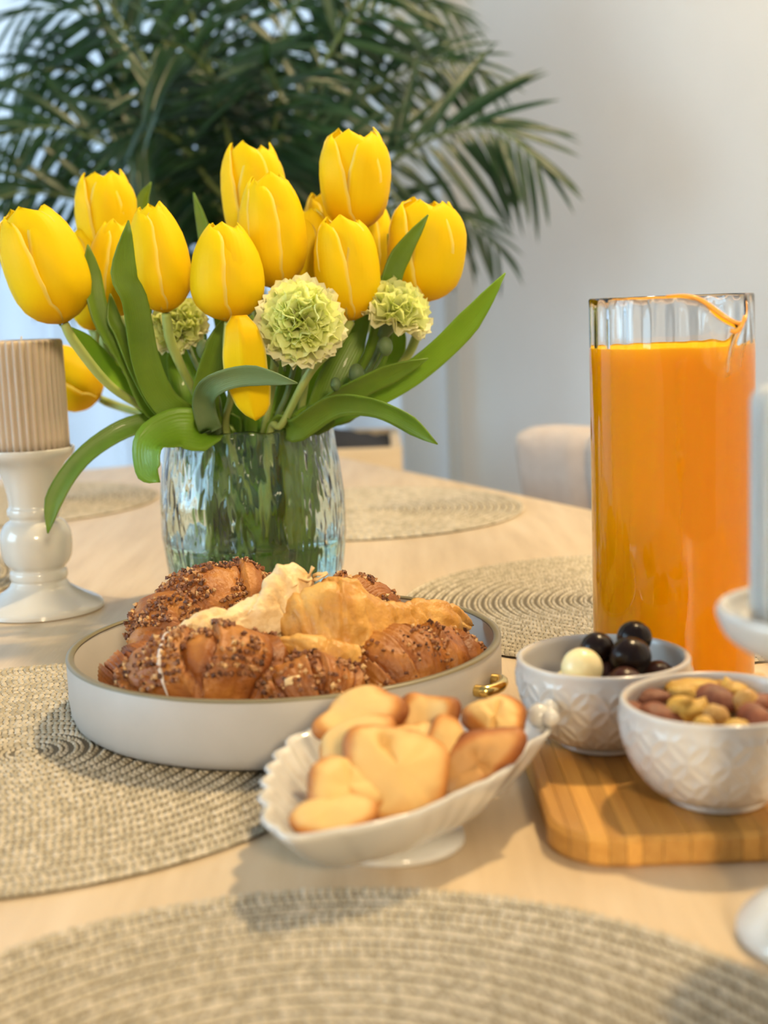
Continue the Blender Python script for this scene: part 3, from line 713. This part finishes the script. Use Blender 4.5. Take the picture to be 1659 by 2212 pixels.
# ------------------------------------------------------------------ two bowls with raised circles
def bowl(x, y, R, h, label, seed=0):
    c = Vector((x, y, T + bh + .0003)); t = thing('bowl', label, 'bowl', c, 'white relief bowls on the board')
    out = [(0, .0), (R * .50, 0), (R * .53, .0012), (R * .52, .003)]
    k = 40
    for i in range(k + 1):
        q = i / k; z = .003 + (h - .003) * q; r = R * (.52 + .48 * math.sin(min(1, q * 1.18) * math.pi / 2) ** .62) if q < .85 else R
        out.append((r, z))
    out += [(R - .0004, h + .0010), (R - .0016, h + .0015), (R - .003, h + .0010)]
    for i in range(21):
        q = 1 - i / 20; z = .006 + (h - .007) * q; r = (R - .0036) * (.40 + .60 * math.sin(min(1, q * 1.2) * math.pi / 2) ** .62); out.append((r, z))
    out.append((0, .006))
    nC = 15; pitch_ = 2 * math.pi / nC; pz = R * pitch_
    def mod(r, z, th, j):
        if 6 < j < 4 + k - 3:
            u = (th / pitch_) % 1; w_ = (z - .002) / pz; best = 9
            rr = .60
            for cu in (-1, -.5, 0, .5, 1, 1.5, 2):
                for cw in (-.5, 0, .5, 1, 1.5, 2, 2.5, 3, 3.5, 4):
                    if (round(cu * 2) + round(cw * 2)) % 2: continue
                    dd = abs(math.hypot(u - cu, w_ - cw) - .5); best = min(best, dd)
            fade = min(1, (h * .93 - z) / .003) if z > h * .85 else 1
            r += .0011 * math.exp(-(best / .05) ** 2) * max(0, fade)
        return r, z
    V, Fc = lathe(out, 300, c, mod); mesh('bowl_body', V, Fc, m_bowl, t); return c
BC = bowl(.1105, .687, .0447, .046, 'white relief-patterned bowl holding chocolate balls'); BN = bowl(.1490, .6035, .0440, .0465, 'white relief-patterned bowl filled with mixed nuts')

def choc(px, py, Y, r, m, label, grp=None):
    c = D(px, py, Y); V, Fc = ball((0, 0, 0), r, 32, 20, (1, 1, .97))
    V = [c + v * (1 + .02 * noise.noise(v * 60 + Vector((px, 0, 0)))) for v in V]
    o = mesh('chocolate_ball', V, Fc, m, None, True, c); tag(o, label, 'chocolate', 'chocolate balls in the bowl'); return o
choc(1257, 1443, .664, .0105, m_ivory, 'ivory white chocolate ball among dark ones')
choc(1290, 1402, .690, .0091, m_dark, 'dark chocolate ball behind the ivory white one')
choc(1370, 1378, .698, .0093, m_dark, 'dark chocolate ball stacked highest in the bowl')
choc(1361, 1420, .678, .0108, m_dark, 'large dark chocolate ball below the highest one')
choc(1310, 1462, .686, .0095, m_milk, 'brown chocolate ball low between the ivory and large dark ball')
choc(1350, 1480, .664, .0095, m_milk, 'brown chocolate ball low under the large dark ball')
choc(1420, 1466, .690, .0098, m_milk, 'brown chocolate ball low beside the inner bowl wall')
choc(1232, 1482, .680, .0095, m_ivory, 'ivory chocolate ball low under the other ivory one')

# ------------------------------------------------------------------ nuts
nm = thing('nut_mix_base', 'bed of small roasted nuts filling the nut bowl', 'nuts', BN + Vector((0, 0, .008))); nm['kind'] = 'stuff'
def nut_ball(c, r, seed, sq=(1, 1, 1), amp=.12):
    V, Fc = ball((0, 0, 0), 1, 18, 11); V = [Vector(c) + Vector((v.x * sq[0], v.y * sq[1], v.z * sq[2])) * r * (1 + amp * noise.noise(v * 2.2 + Vector((seed, 0, 0)))) for v in V]; return V, Fc
prt = []; rn_ = random.Random(9)
for k in range(110):
    z = rn_.uniform(.010, .031); q = z / .0465; rmax = .0405 * (.40 + .60 * math.sin(min(1, q * 1.2) * math.pi / 2) ** .62) - .0058; a = rn_.uniform(0, 6.283); s = rmax * math.sqrt(rn_.random())
    prt.append(nut_ball(BN + Vector((s * math.cos(a), s * math.sin(a), z)), .0052, k))
V, Fc = merge(prt); mesh('nut_bed', V, Fc, m_hazel, nm, kind='stuff')
def almond(c, L, rot, label):
    V = []; NU, NV = 20, 18; q = Quaternion((0, 0, 1), rot[2]) @ Quaternion((0, 1, 0), rot[1]) @ Quaternion((1, 0, 0), rot[0])
    for i in range(NU):
        for j in range(NV):
            a = 2 * math.pi * i / NU; t = j / (NV - 1); x = (t - .5) * 2
            r = math.sqrt(max(0, 1 - x * x)) * (1 - .42 * x) * .62
            v = Vector((x * L * .5, math.cos(a) * r * L * .5, math.sin(a) * r * L * .30)); v += v.normalized() * noise.noise(v * 400) * .0004; V.append(Vector(c) + q @ v)
    o = mesh('almond', V, grid_faces(NU, NV, True), m_almond, None, True, c); return tag(o, label, 'nut', 'nuts on top of the mix')
zt = BN.z + .040
def np_(px, py, z=.052): return G(px, py, z)
AL = [((1405, 1508), .021, (20, -8, -12), 'reddish almond touching the bowl wall above the long almond'), ((1432, 1545), .023, (10, 6, -18), 'long reddish almond beside the knobbly golden nut'),
      ((1552, 1512), .024, (30, 10, -38), 'reddish almond lying across the middle of the nut bowl'), ((1632, 1548), .019, (40, 5, -50), 'small dark almond beside the pale round nut'),
      ((1648, 1515), .019, (10, 0, 20), 'almond at the bowl wall beside the smooth pale round nut'), ((1655, 1590), .020, (0, 10, 60), 'almond at the rim under the small dark almond'), ((1372, 1535), .018, (40, 0, 60), 'almond half buried between the long almond and the bowl wall')]
for (q, L, rt, lb) in AL: almond(np_(*q, .054), L, [math.radians(a) for a in rt], lb)
def round_nut(px, py, r, m, label, sq=(1, 1, 1), z=.054, amp=.15, nm_='roasted_nut'):
    c = np_(px, py, z); V, Fc = nut_ball(c, r, px, sq, amp); o = mesh(nm_, V, Fc, m, None, True, c); return tag(o, label, 'nut', 'nuts on top of the mix')
for q in [(1487, 1537, .0085, m_corn, 'knobbly golden nut between the almonds', (1.25, .9, .8), .055, .5), (1545, 1552, .0066, m_hazel, 'round tan hazelnut between the crossing almond and the rim'),
          (1612, 1518, .0062, m_hazel, 'smooth pale round nut at the end of the crossing almond', (1, 1, 1.1)), (1480, 1505, .0070, m_corn, 'golden nut behind the knobbly one', (1.3, .8, .8), .054, .4),
          (1580, 1497, .0075, m_corn, 'rough golden nut behind the crossing almond', (1.2, .9, .8), .054, .45), (1590, 1570, .0052, m_corn, 'tiny flattened yellow nut at the rim by the small dark almond', (1.2, .8, .7)),
          (1425, 1485, .0062, m_hazel, 'tan nut tucked between an almond and the flat yellow chip'), (1550, 1487, .0055, m_hazel, 'small tan nut beside the flat pale yellow chip'), (1520, 1570, .0050, m_corn, 'little golden nut at the rim beside the round hazelnut'),
          (1640, 1480, .0062, m_hazel, 'tan nut at the bowl wall behind the rough golden nut')]:
    round_nut(*q)
chip = mesh('banana_chip', *nut_ball(np_(1495, 1482, .0565), .0115, 5, (1.25, .75, .30), .25), m_corn, None, True, np_(1495, 1482, .0565)); tag(chip, 'broad flat pale yellow chip lying on the nuts', 'chip')

# ------------------------------------------------------------------ juice jug
JY = .80; JC = D(1452, 1000, JY); JC.z = T; JR = .0475; JH = .2432
jg = thing('juice_jug', 'tall fluted glass jug with pinched spout filled with orange juice', 'jug', JC)
spa = -math.pi / 2 + math.radians(27)
def spout(th): 
    d = (th - spa + math.pi) % (2 * math.pi) - math.pi; return math.exp(-(d / .27) ** 2)
prof = [(0, 0), (JR - .006, 0), (JR - .0015, .0015), (JR, .006)] + [(JR, .006 + (JH - .007) * i / 40) for i in range(1, 41)] + [(JR - .0006, JH), (JR - .0018, JH)] + \
       [(JR - .0024, JH - .001 - (JH - .013) * i / 40) for i in range(41)] + [(JR - .006, .0085), (0, .008)]
inner_j = len(prof) - 45
def jmod(r, z, th, j):
    if r > JR * .5:
        q = max(0, (z - JH + .055) / .055) ** 2.2; g = spout(th)
        fl = .00055 * math.cos(th * 22)
        if j > 46: r += fl
        r += .0115 * g * q; z -= .016 * g * q
        # flanks of the spout draw in a little
        d = abs((th - spa + math.pi) % (2 * math.pi) - math.pi); r -= .0030 * math.exp(-((d - .62) / .25) ** 2) * q
    return r, z
mesh('glass', *lathe(prof, 264, JC, jmod), m_jug, jg)
js = .2145
def jm2(r, z, th, j): return (r + .00055 * math.cos(th * 22) if r > JR * .5 else r), z
mesh('juice', *lathe([(0, .0088), (JR - .007, .0088), (JR - .0035, .011), (JR - .0021, .016)] + [(JR - .0021, .016 + (js - .016) * i / 20) for i in range(1, 21)] + [(JR - .003, js + .0006), (JR - .006, js), (0, js)], 132, JC, jm2), m_juice, jg, label='opaque orange juice')
fp = []
for i in range(40):
    th = spa - .75 + 1.05 * i / 39; r, z = jmod(JR - .0014, JH + .0004, th, 44); fp.append(np.array(JC + Vector((r * math.cos(th), r * math.sin(th), z))))
mesh('juice_film', *tube(fp, lambda t: .0003 + .0011 * math.sin(math.pi * min(1, t * 1.1)) ** 1, 8), m_film, jg, label='film of juice along the spout rim')
r, z = jmod(JR, JH, spa, 44); tipp = JC + Vector((r * math.cos(spa), r * math.sin(spa), z))
mesh('juice_drip', *tube(catmull([tipp + Vector((.002, .001, .004)), tipp + Vector((0, -.001, -.001)), tipp + Vector((-.003, -.0005, -.004)), tipp + Vector((-.006, .0, -.0035))], 16), lambda t: .0008 + .0012 * t * (1.35 - t), 8), m_film, jg)

# ------------------------------------------------------------------ candles and holders
def ribbed(c, R, h, ribs, m, name, label, cat, rr=.004):
    t = thing(name, label, cat, c)
    prof = [(0, 0), (R, 0)] + [(R, h * i / 8) for i in range(1, 8)] + [(R, h - rr)] + [(R - rr + rr * math.cos(a), h - rr + rr * math.sin(a)) for a in (.4, .8, 1.2, 1.57)] + [(R * .6, h), (.004, h - .002), (0, h - .002)]
    def mod(r, z, th, j): return (r - .0016 * (1 - abs(math.sin(th * ribs / 2))) * 1.6 * min(1, r / R) if r > R * .7 else r), z
    mesh('wax', *lathe(prof, ribs * 10, c, mod), m, t)
    mesh('wick', *tube([np.array(Vector(c) + Vector((0, 0, h - .004))), np.array(Vector(c) + Vector((.001, 0, h + .003)))], .0009, 6), m_wick, t); return t
HL = Vector((-.292, 1.128, T))
def holder(c, prof, label):
    t = thing('candle_holder', label, 'candle holder', c)
    k = len(prof); S = catmull([np.array([r, z, 0]) for r, z in prof], k * 5); V, Fc = lathe([(max(0, p[0]), p[1]) for p in S], 72, c); mesh('holder_body', V, Fc, m_white, t); return t
hz = .1365
pb = [(0, 0), (.030, 0), (.050, .0004), (.0520, .0022), (.0515, .0045), (.047, .008), (.036, .0135), (.0265, .0195), (.0235, .0235), (.0225, .026), (.0238, .0285), (.0235, .033), (.0222, .036), (.0262, .041), (.0288, .048), (.0296, .057),
      (.0288, .066), (.0250, .0735), (.0205, .077), (.0200, .079), (.0218, .082), (.0216, .0865), (.0200, .0895), (.0212, .100), (.0235, .112), (.0275, .122), (.0345, .1295), (.0368, .133), (.0372, hz), (.0362, hz + .0008), (.0350, hz), (.0344, hz - .003), (.02, hz - .003), (0, hz - .003)]
holder(HL, pb, 'white glossy baluster candle holder carrying the taupe candle')
ribbed(HL + Vector((0, 0, hz - .0028)), .0335, .092, 36, m_candle, 'pillar_candle', 'taupe ribbed pillar candle on the baluster holder', 'candle', .003)
HR = Vector((.1635, .489, T)); rz = .1310
pr = [(0, 0), (.025, 0), (.0330, .0005), (.0346, .003), (.0332, .007), (.026, .014), (.016, .021), (.0125, .03), (.0145, .036), (.0125, .042), (.0115, .06), (.0115, .085), (.0135, .10), (.020, .109), (.030, .1135), (.0380, .119), (.0415, .1255), (.0420, .1290), (.0405, rz), (.0385, .1295), (.036, .126), (.030, .1235), (0, .1230)]
holder(HR, pr, 'white candle holder with a raised saucer beside the bamboo board')
ribbed(HR + Vector((0, 0, .1236)), .0298, .088, 30, m_candlegrey, 'pillar_candle', 'grey pillar candle on the raised saucer holder', 'candle', .006)

# ------------------------------------------------------------------ vase
VC = Vector((-.1085, 1.124, T)); vh = .1485
vt = thing('glass_vase', 'hammered clear glass vase with greenish tint and flowers standing in it', 'vase', VC)
vtab = [(0, .052), (.02, .060), (.08, .0675), (.2, .0730), (.4, .0765), (.6, .0762), (.8, .0730), (.92, .0700), (1, .0685)]
def vrad(z): return lin(vtab, z / vh)
prof = [(0, .0005), (.045, .0005)]; nzv = 80
prof += [(vrad(vh * i / nzv), max(.0005, vh * i / nzv)) for i in range(nzv + 1)]
ktop = len(prof); prof += [(vrad(vh) - .0012, vh + .0008)]
prof += [(vrad(vh * i / nzv) - .0026, vh * i / nzv) for i in range(nzv, 3, -1)] + [(.045, .008), (0, .0075)]
def vmod(r, z, th, j):
    if r > .046 and z > .004:
        a = th
        w_ = noise.noise(Vector((math.cos(a) * 7, math.sin(a) * 7, z * 38))) * .0016 + noise.noise(Vector((math.cos(a) * 26, math.sin(a) * 26, z * 75 + 9))) * .0009
        if j > ktop: r += w_ * 1.25
        else: r += w_ * .35
        if z > vh * .97: z += .0009 * math.sin(th * 11) + .0006 * math.sin(th * 17 + 1)
    return r, z
mesh('glass', *lathe(prof, 300, VC, vmod), m_glass, vt)
wz = .054; wp = [(0, .0082), (.045, .0085)] + [(vrad(.012 + (wz - .012) * i / 12) - .0024, .012 + (wz - .012) * i / 12) for i in range(13)] + [(.06, wz - .0003), (0, wz - .0003)]
mesh('water', *lathe(wp, 96, VC), m_water, vt)

# ------------------------------------------------------------------ tulips
rv = random.Random(21)
def petal_pts(B, A, X, Yv, L, R, th0, outer, opn, seed, curl=0):
    r = random.Random(seed); V = []; UV = []; NU, NV = 15, 20
    rt = [(0, .10), (.04, .36), (.1, .60), (.2, .84), (.33, .97), (.45, 1.0), (.6, .98), (.75, .89), (.87, .74), (.95, .58), (1, .46)]
    st = [(0, .55), (.12, .85), (.35, 1.10), (.62, 1.08), (.76, .94), (.86, .79), (.93, .58), (.975, .34), (1, .06)]
    hl = L * (r.uniform(.93, .99) if outer else r.uniform(.97, 1.03)); k = 1.035 if outer else .955
    tw = r.uniform(-.12, .12)
    for i in range(NU):
        u = -1 + 2 * i / (NU - 1)
        for j in range(NV):
            v = j / (NV - 1)
            rr = R * lin(rt, v) * k * (1 + opn * v ** 3)
            ph = min(1.32, R * 1.08 * lin(st, v) / rr)
            a = th0 + u * ph + tw * v
            rr *= 1 + .045 * u * min(1, v * 5) + .03 * abs(u) ** 2 * v - .022 * math.exp(-(u / .09) ** 2) * min(1, v * 2) + .02 * math.exp(-((abs(u) - .45) / .25) ** 2) * v
            h_ = hl * (v ** 1.12) - L * .035 * abs(u) ** 2 * v + L * .012 * noise.noise(Vector((u * 3 + seed, 5, v))) * v
            p = B + A * h_ + (X * math.cos(a) + Yv * math.sin(a)) * rr
            p += (X * math.cos(a) + Yv * math.sin(a)) * (.0011 * noise.noise(Vector((u * 2.2 + seed, v * 2.0, 0))))
            V.append(p); UV.append((abs(u), v))
    return V, grid_faces(NU, NV), UV
def ribbon_leaf(name, pts, wid, rolls, m, parent, cup=.28, n=34):
    """pts world points; wid in metres along the leaf; roll about the leaf axis in degrees"""
    S = catmull(pts, n); T_, _ = frames(S); V = []; UV = []; NX = 9
    for i, p in enumerate(S):
        q = i / (n - 1); t = T_[i]; w0 = t.cross(Vector((0, 1, -.15)))
        w0 = w0.normalized() if w0.length > .05 else Vector((1, 0, 0)); w0 = Quaternion(t, math.radians(lin(rolls, q))) @ w0; nn = t.cross(w0); a = lin(wid, q) / 2
        for k in range(NX):
            s = -1 + 2 * k / (NX - 1)
            V.append(Vector(p) + w0 * (s * a) + nn * (-cup * a * (1 - s * s) + .10 * a * math.sin(q * 17 + s * 2) * s * s)); UV.append((s * .5 + .5, q))
    o = mesh(name, V, grid_faces(n, NX), m, parent, uv=UV); solid(o, .0010); return o
def mouth(px, Yp, k=.85):
    dx = D(px, 930, 1.124).x - VC.x; dy = Yp - VC.y; l = math.hypot(dx, dy); s = min(l * k, .056); return VC + Vector((dx / l * s, dy / l * s, vh)) if l > 1e-4 else VC + Vector((0, 0, vh))
def bottom(mo, seed):
    r = random.Random(seed); v = mo - VC; v.z = 0; return VC + Vector((v.x * .15 + r.uniform(-.036, .036), v.y * .15 + r.uniform(-.034, .034), .0115))
TI = 0
def tulip(label, b, t, Y, wpx, opn=0.0, Yt=None, stem=None, leaves=(), rot=0.0, drop_front=False, srad=.0034):
    """b, t: flower base and tip in the picture; Y depth; leaves: [(pixel path with depth), width, roll, material]"""
    global TI; TI += 1
    B = D(*b, Y); Tp = D(*t, Yt or Y); A = (Tp - B); L = A.length; A.normalize(); R = wpx / 2 * Y / F * .97
    X = A.cross(Vector((0, 1, 0))).normalized(); Yv = A.cross(X)
    sp = stem or []
    last = sp[-1] if sp else b
    mo = mouth(last[0], (sp[-1][2] if sp else Y)); bo = bottom(mo, TI)
    root = thing('tulip', label, 'tulip', bo, 'yellow tulips in the vase')
    P = [B - A * .001] + ([B - A * .03] if not sp else []) + [D(x, y, yy) for x, y, yy in sp] + [mo, (mo + bo) * .5, bo]
    mesh('stem', *tube(catmull([np.array(p) for p in P], 48), lambda q: srad * (1 + .15 * math.sin(q * 9)), 10), m_stem, root)
    for k in range(6):
        outer = k % 2 == 0; th0 = rot + k * math.pi / 3
        if drop_front and k == 0:
            # this petal has let go and hangs down from the base
            V = []; UV = []; NU, NV = 13, 22
            pth = [D(515, 682, Y - .026), D(522, 725, Y - .034), D(528, 790, Y - .033), D(540, 850, Y - .030), D(552, 908, Y - .024)]
            S = catmull([np.array(p) for p in pth], NV)
            for i in range(NU):
                u = -1 + 2 * i / (NU - 1)
                for j in range(NV):
                    v = j / (NV - 1); hw = .0156 * lin([(0, .35), (.15, .75), (.4, 1), (.7, 1), (.88, .78), (.96, .42), (1, .06)], v) * (1 + .02 * math.sin(9 * v + 4 * u))
                    V.append(Vector(S[j]) + Vector((hw * u, .006 * u * u - .002 * math.exp(-(u / .2) ** 2), 0))); UV.append((abs(u), v))
            o = mesh('petal', V, grid_faces(NU, NV), m_petal, root, uv=UV, label='loose petal hanging down from the flower base'); solid(o, .0007); continue
        V, Fc, UV = petal_pts(B, A, X, Yv, L, R, th0, outer, opn, TI * 10 + k)
        o = mesh('petal', V, Fc, m_petal, root, uv=UV); solid(o, .0007)
    for (path, w_, rl, m) in leaves:
        lm = mouth(path[0][0], path[0][2], .8); lb = bottom(lm, TI + 50); lb.z = T + .03
        pts = [np.array(lb), np.array((lb + lm) * .5), np.array(lm)] + [np.array(D(*p)) for p in path]
        n = len(pts) - 1; ws = w_ * path[0][2] / F
        wid = [(0, ws * .45), (1.2 / n, ws * .65), (2.0 / n, ws * .85), (min(.86, 2.9 / n), ws), (min(.9, 1 - 1.0 / n * .9), ws * .88), (1 - .35 / n, ws * .45), (1, .0006)]
        ribbon_leaf('leaf', pts, wid, rl, m, root)
    return root
Z0 = [(0, 0), (1, 0)]
def rl(*a): return [(i / (len(a) - 1), v) for i, v in enumerate(a)]
tulip('yellow tulip leaning far out above the ribbed candle', (138, 697), (52, 448), 1.05, 168, .18, stem=[(165, 745, 1.055), (240, 835, 1.07), (335, 895, 1.09)], rot=.5,
      leaves=[([(350, 900, 1.10), (270, 830, 1.09), (190, 745, 1.07), (128, 700, 1.06)], 46, rl(0, 20, 40), m_leafbright), ([(345, 912, 1.08), (270, 925, 1.07), (180, 985, 1.06), (120, 1070, 1.05), (103, 1152, 1.045)], 46, rl(0, 0, 20, 10, 0), m_leaf)])
tulip('tall straight yellow tulip rising behind the leaf-crossed tulip', (232, 560), (222, 370), 1.17, 116, .42, rot=.2,
      leaves=[([(330, 850, 1.17), (310, 600, 1.18), (305, 450, 1.18), (326, 393, 1.18)], 34, rl(0, 0), m_leaf)])
tulip('yellow tulip half hidden behind the one leaning out over the candle', (200, 660), (166, 490), 1.16, 92, .0, rot=.9, leaves=[([(380, 900, 1.12), (360, 820, 1.13), (330, 760, 1.13), (300, 690, 1.13)], 62, rl(0, 10), m_leaf)])
tulip('yellow tulip crossed by two upright green leaves', (242, 684), (258, 474), 1.09, 128, -.05, rot=.3,
      leaves=[([(330, 880, 1.06), (285, 790, 1.055), (222, 690, 1.05), (200, 600, 1.05), (190, 528, 1.05)], 46, rl(10, 10, 30), m_leaf), ([(350, 890, 1.05), (300, 810, 1.045), (262, 720, 1.045), (247, 690, 1.045), (238, 634, 1.045)], 34, rl(0, 40, 20), m_leaf)])
tulip('yellow tulip with a long bare stem next to a tall green leaf', (358, 674), (322, 438), 1.035, 130, -.15, stem=[(368, 735, 1.04), (395, 800, 1.05), (430, 870, 1.07)], rot=.6,
      leaves=[([(395, 900, 1.04), (350, 860, 1.03), (315, 780, 1.02), (292, 650, 1.01), (268, 590, 1.005), (278, 476, 1.0)], 62, rl(0, 0, 10, 25, 30), m_leaf)])
tulip('yellow tulip with a loose petal hanging down below it', (494, 693), (484, 480), 1.02, 156, -.12, rot=math.pi / 2 - math.pi * 0 + 3.14159, drop_front=True, stem=[(492, 760, 1.035), (500, 850, 1.06)],
      leaves=[([(430, 930, 1.03), (380, 925, 1.02), (322, 955, 1.005), (318, 1015, 1.0), (345, 1042, 1.0)], 92, rl(0, -20, 10, 30, 60), m_leafbright), ([(455, 930, 1.04), (440, 870, 1.02), (462, 832, .985), (540, 812, .972), (642, 828, .965)], 50, rl(0, 0, 10, 25, 30), m_leafgrey),
              ([(450, 920, 1.06), (445, 840, 1.05), (470, 750, 1.045), (482, 690, 1.045)], 58, rl(0, 20), m_leaf)])
tulip('tall straight yellow tulip rising behind the large one over the ruffled carnation', (550, 535), (543, 305), 1.15, 124, .42, rot=.1, leaves=[([(520, 900, 1.16), (480, 700, 1.17), (445, 520, 1.17), (418, 416, 1.17)], 34, rl(0, 0), m_leaf), ([(480, 915, 1.14), (452, 840, 1.14), (425, 780, 1.14), (440, 690, 1.14)], 62, rl(0, 10), m_leaf)])
tulip('large yellow tulip directly above the fully open ruffled carnation', (595, 622), (578, 374), 1.06, 140, .12, rot=.75, stem=[(600, 720, 1.07), (585, 850, 1.09)],
      leaves=[([(560, 900, 1.10), (590, 800, 1.10), (615, 740, 1.10), (640, 690, 1.10)], 52, rl(0, 10), m_leafbright)])
tulip('topmost yellow tulip standing highest of the bunch', (766, 498), (765, 278), 1.10, 134, .48, rot=.35, stem=[(765, 620, 1.12), (720, 800, 1.13)], leaves=[([(560, 920, 1.12), (540, 830, 1.12), (530, 760, 1.12), (545, 680, 1.12)], 74, rl(0, 10), m_leaf)])
tulip('yellow tulip mostly hidden between the large one and the broad one', (668, 640), (665, 452), 1.11, 108, .05, rot=.9, leaves=[([(610, 920, 1.12), (620, 830, 1.13), (650, 760, 1.13), (705, 695, 1.13)], 64, rl(0, 10), m_leaf)])
tulip('broad yellow tulip between the fully open carnation and the tilted one', (758, 692), (738, 470), 1.05, 132, .30, rot=.55, stem=[(725, 745, 1.04), (672, 800, 1.035), (610, 915, 1.06)],
      leaves=[([(690, 900, 1.08), (720, 820, 1.08), (755, 750, 1.085), (800, 665, 1.09)], 70, rl(0, 15), m_leaf), ([(640, 930, 1.05), (720, 880, 1.03), (800, 880, 1.015), (880, 915, 1.0), (945, 960, .99)], 60, rl(30, 30, 45, 60), m_leaf)])
tulip('wide yellow tulip above the tilted carnation with one leaf across it', (916, 652), (922, 428), 1.09, 152, .38, rot=.15, stem=[(902, 720, 1.095), (865, 790, 1.10), (770, 880, 1.11)],
      leaves=[([(700, 900, 1.08), (790, 860, 1.06), (900, 800, 1.05), (1000, 710, 1.04), (1092, 590, 1.03)], 62, rl(20, 20, 30), m_leafbright), ([(650, 925, 1.07), (740, 860, 1.045), (830, 815, 1.035), (925, 775, 1.03)], 56, rl(20, 30, 40), m_leaf),
              ([(800, 800, 1.09), (838, 640, 1.06), (862, 560, 1.055), (925, 464, 1.05)], 48, rl(0, 20), m_leaf), ([(745, 880, 1.12), (800, 820, 1.12), (845, 760, 1.115), (872, 705, 1.11)], 66, rl(0, 10), m_leaf)])
tulip('yellow tulip peeping out behind the topmost and mostly hidden ones', (712, 590), (694, 416), 1.19, 100, .0, rot=.5, leaves=[([(660, 910, 1.13), (690, 820, 1.14), (735, 760, 1.14), (795, 690, 1.14)], 68, rl(0, 15), m_leafbright)])
tulip('slim yellow tulip peeping out between the topmost and the wide one', (806, 600), (806, 440), 1.17, 88, .05, rot=.8, leaves=[([(790, 780, 1.16), (830, 620, 1.14), (848, 560, 1.13), (838, 505, 1.13)], 26, rl(0, 20), m_leaf)])
tulip('yellow tulip drooping sideways behind the ribbed candle', (214, 860), (68, 770), 1.24, 128, .0, stem=[(240, 872, 1.24), (310, 893, 1.20)], rot=.4)
tulip('small yellow tulip peeping out beneath the one leaning over the candle', (208, 712), (176, 590), 1.13, 82, .0, rot=.7, leaves=[([(420, 910, 1.10), (400, 830, 1.11), (390, 770, 1.11), (402, 690, 1.11)], 66, rl(0, 10), m_leafbright)])

# ------------------------------------------------------------------ carnations
def carn_petal_mesh(seed, m):
    r = random.Random(seed); NU, NV = 17, 8; V = []
    for i in range(NU):
        u = -1 + 2 * i / (NU - 1); ser = .05 * (1 if i % 2 else -.6) + r.uniform(-.03, .03)
        for j in range(NV):
            v = j / (NV - 1); a = u * .85 * (.22 + .78 * v); l = v * (1 + (ser if j == NV - 1 else 0)) * (1 - .10 * u * u)
            z = .15 * v * v * math.sin(u * 7 + seed) + .08 * v * v * math.sin(u * 13 + 2 * seed) + .16 * v * v
            V.append((math.sin(a) * l, math.cos(a) * l, z))
    me = bpy.data.meshes.new('petal'); me.from_pydata(V, [], grid_faces(NU, NV)); me.materials.append(m)
    me.polygons.foreach_set('use_smooth', [True] * len(me.polygons)); return me
CM = [carn_petal_mesh(s, m_carn) for s in range(5)]; CMO = [carn_petal_mesh(s + 20, m_carnedge) for s in range(3)]
def carnation(label, px, py, Y, rpx, face, stem, seed, buds=()):
    """face: direction the bloom looks"""
    r = random.Random(seed); R = rpx * Y / F; A = Vector(face).normalized(); C = D(px, py, Y) - A * R * .55
    mo = mouth(stem[-1][0], stem[-1][2]); bo = bottom(mo, seed)
    root = thing('carnation', label, 'carnation', bo, 'pale green carnations in the vase')
    Cb = C - A * R * .55
    P = [Cb] + [D(*q) for q in stem] + [mo, (mo + bo) * .5, bo]
    mesh('stem', *tube(catmull([np.array(p) for p in P], 40), .0022, 8), m_carngreen, root)
    mesh('calyx', *tube(catmull([np.array(C - A * R * .62), np.array(C - A * R * .25), np.array(C + A * R * .12)], 10), lambda q: R * (.14 + .16 * q), 12), m_carngreen, root)
    X = A.orthogonal().normalized(); Yv = A.cross(X); off = wloc(root)
    for ring, (n, el, ln) in enumerate([(10, 2, 1.0), (9, 22, .98), (8, 40, .95), (7, 56, .92), (6, 71, .88), (4, 84, .80)]):
        for k in range(n):
            a = 2 * math.pi * (k + .5 * (ring % 2)) / n + r.uniform(-.12, .12); e = math.radians(el + r.uniform(-7, 7))
            out = X * math.cos(a) + Yv * math.sin(a); d = out * math.cos(e) + A * math.sin(e); up = (A * math.cos(e) - out * math.sin(e))
            up = Quaternion(d, r.uniform(-.5, .5) * (1 if ring else .3)) @ up; xx = d.cross(up); L = R * ln * r.uniform(.93, 1.06)
            M4 = Matrix((xx * L, d * L, up * L)).transposed().to_4x4(); M4.translation = C - off
            o = bpy.data.objects.new('petal', r.choice(CMO if ring == 0 else CM)); col.objects.link(o); o.parent = root; o.matrix_local = M4
    for (bp, br, frm) in buds:
        c = D(*bp); V, Fc = ball(c, br, 12, 9, (1, 1, 1.35)); mesh('bud', V, Fc, m_carngreen, root)
        mesh('bud_stem', *tube(catmull([np.array(c), np.array((c + D(*frm)) * .5 + Vector((.003, 0, -.002))), np.array(D(*frm))], 10), .0012, 6), m_carngreen, root)
carnation('fully open ruffled pale green carnation beside the loose hanging petal', 650, 688, .995, 97, (.04, -1, .22), [(640, 770, 1.045), (620, 850, 1.06)], 5, buds=[((552, 735, 1.0), .0040, (600, 790, 1.04)), ((590, 752, 1.01), .0034, (615, 800, 1.05))])
carnation('pale green carnation tilted away under the wide tulip', 868, 648, 1.05, 84, (.45, -.42, .78), [(800, 790, 1.07), (740, 860, 1.085)], 6, buds=[((833, 748, 1.04), .0055, (770, 830, 1.07)), ((770, 808, 1.05), .0060, (740, 850, 1.07)), ((725, 830, 1.04), .0040, (705, 880, 1.07))])
carnation('pale green carnation tucked behind the bare tulip stem', 376, 690, 1.075, 70, (-.15, -.8, .55), [(430, 800, 1.09), (470, 860, 1.10)], 8, buds=[((440, 755, 1.07), .0060, (460, 830, 1.09))])
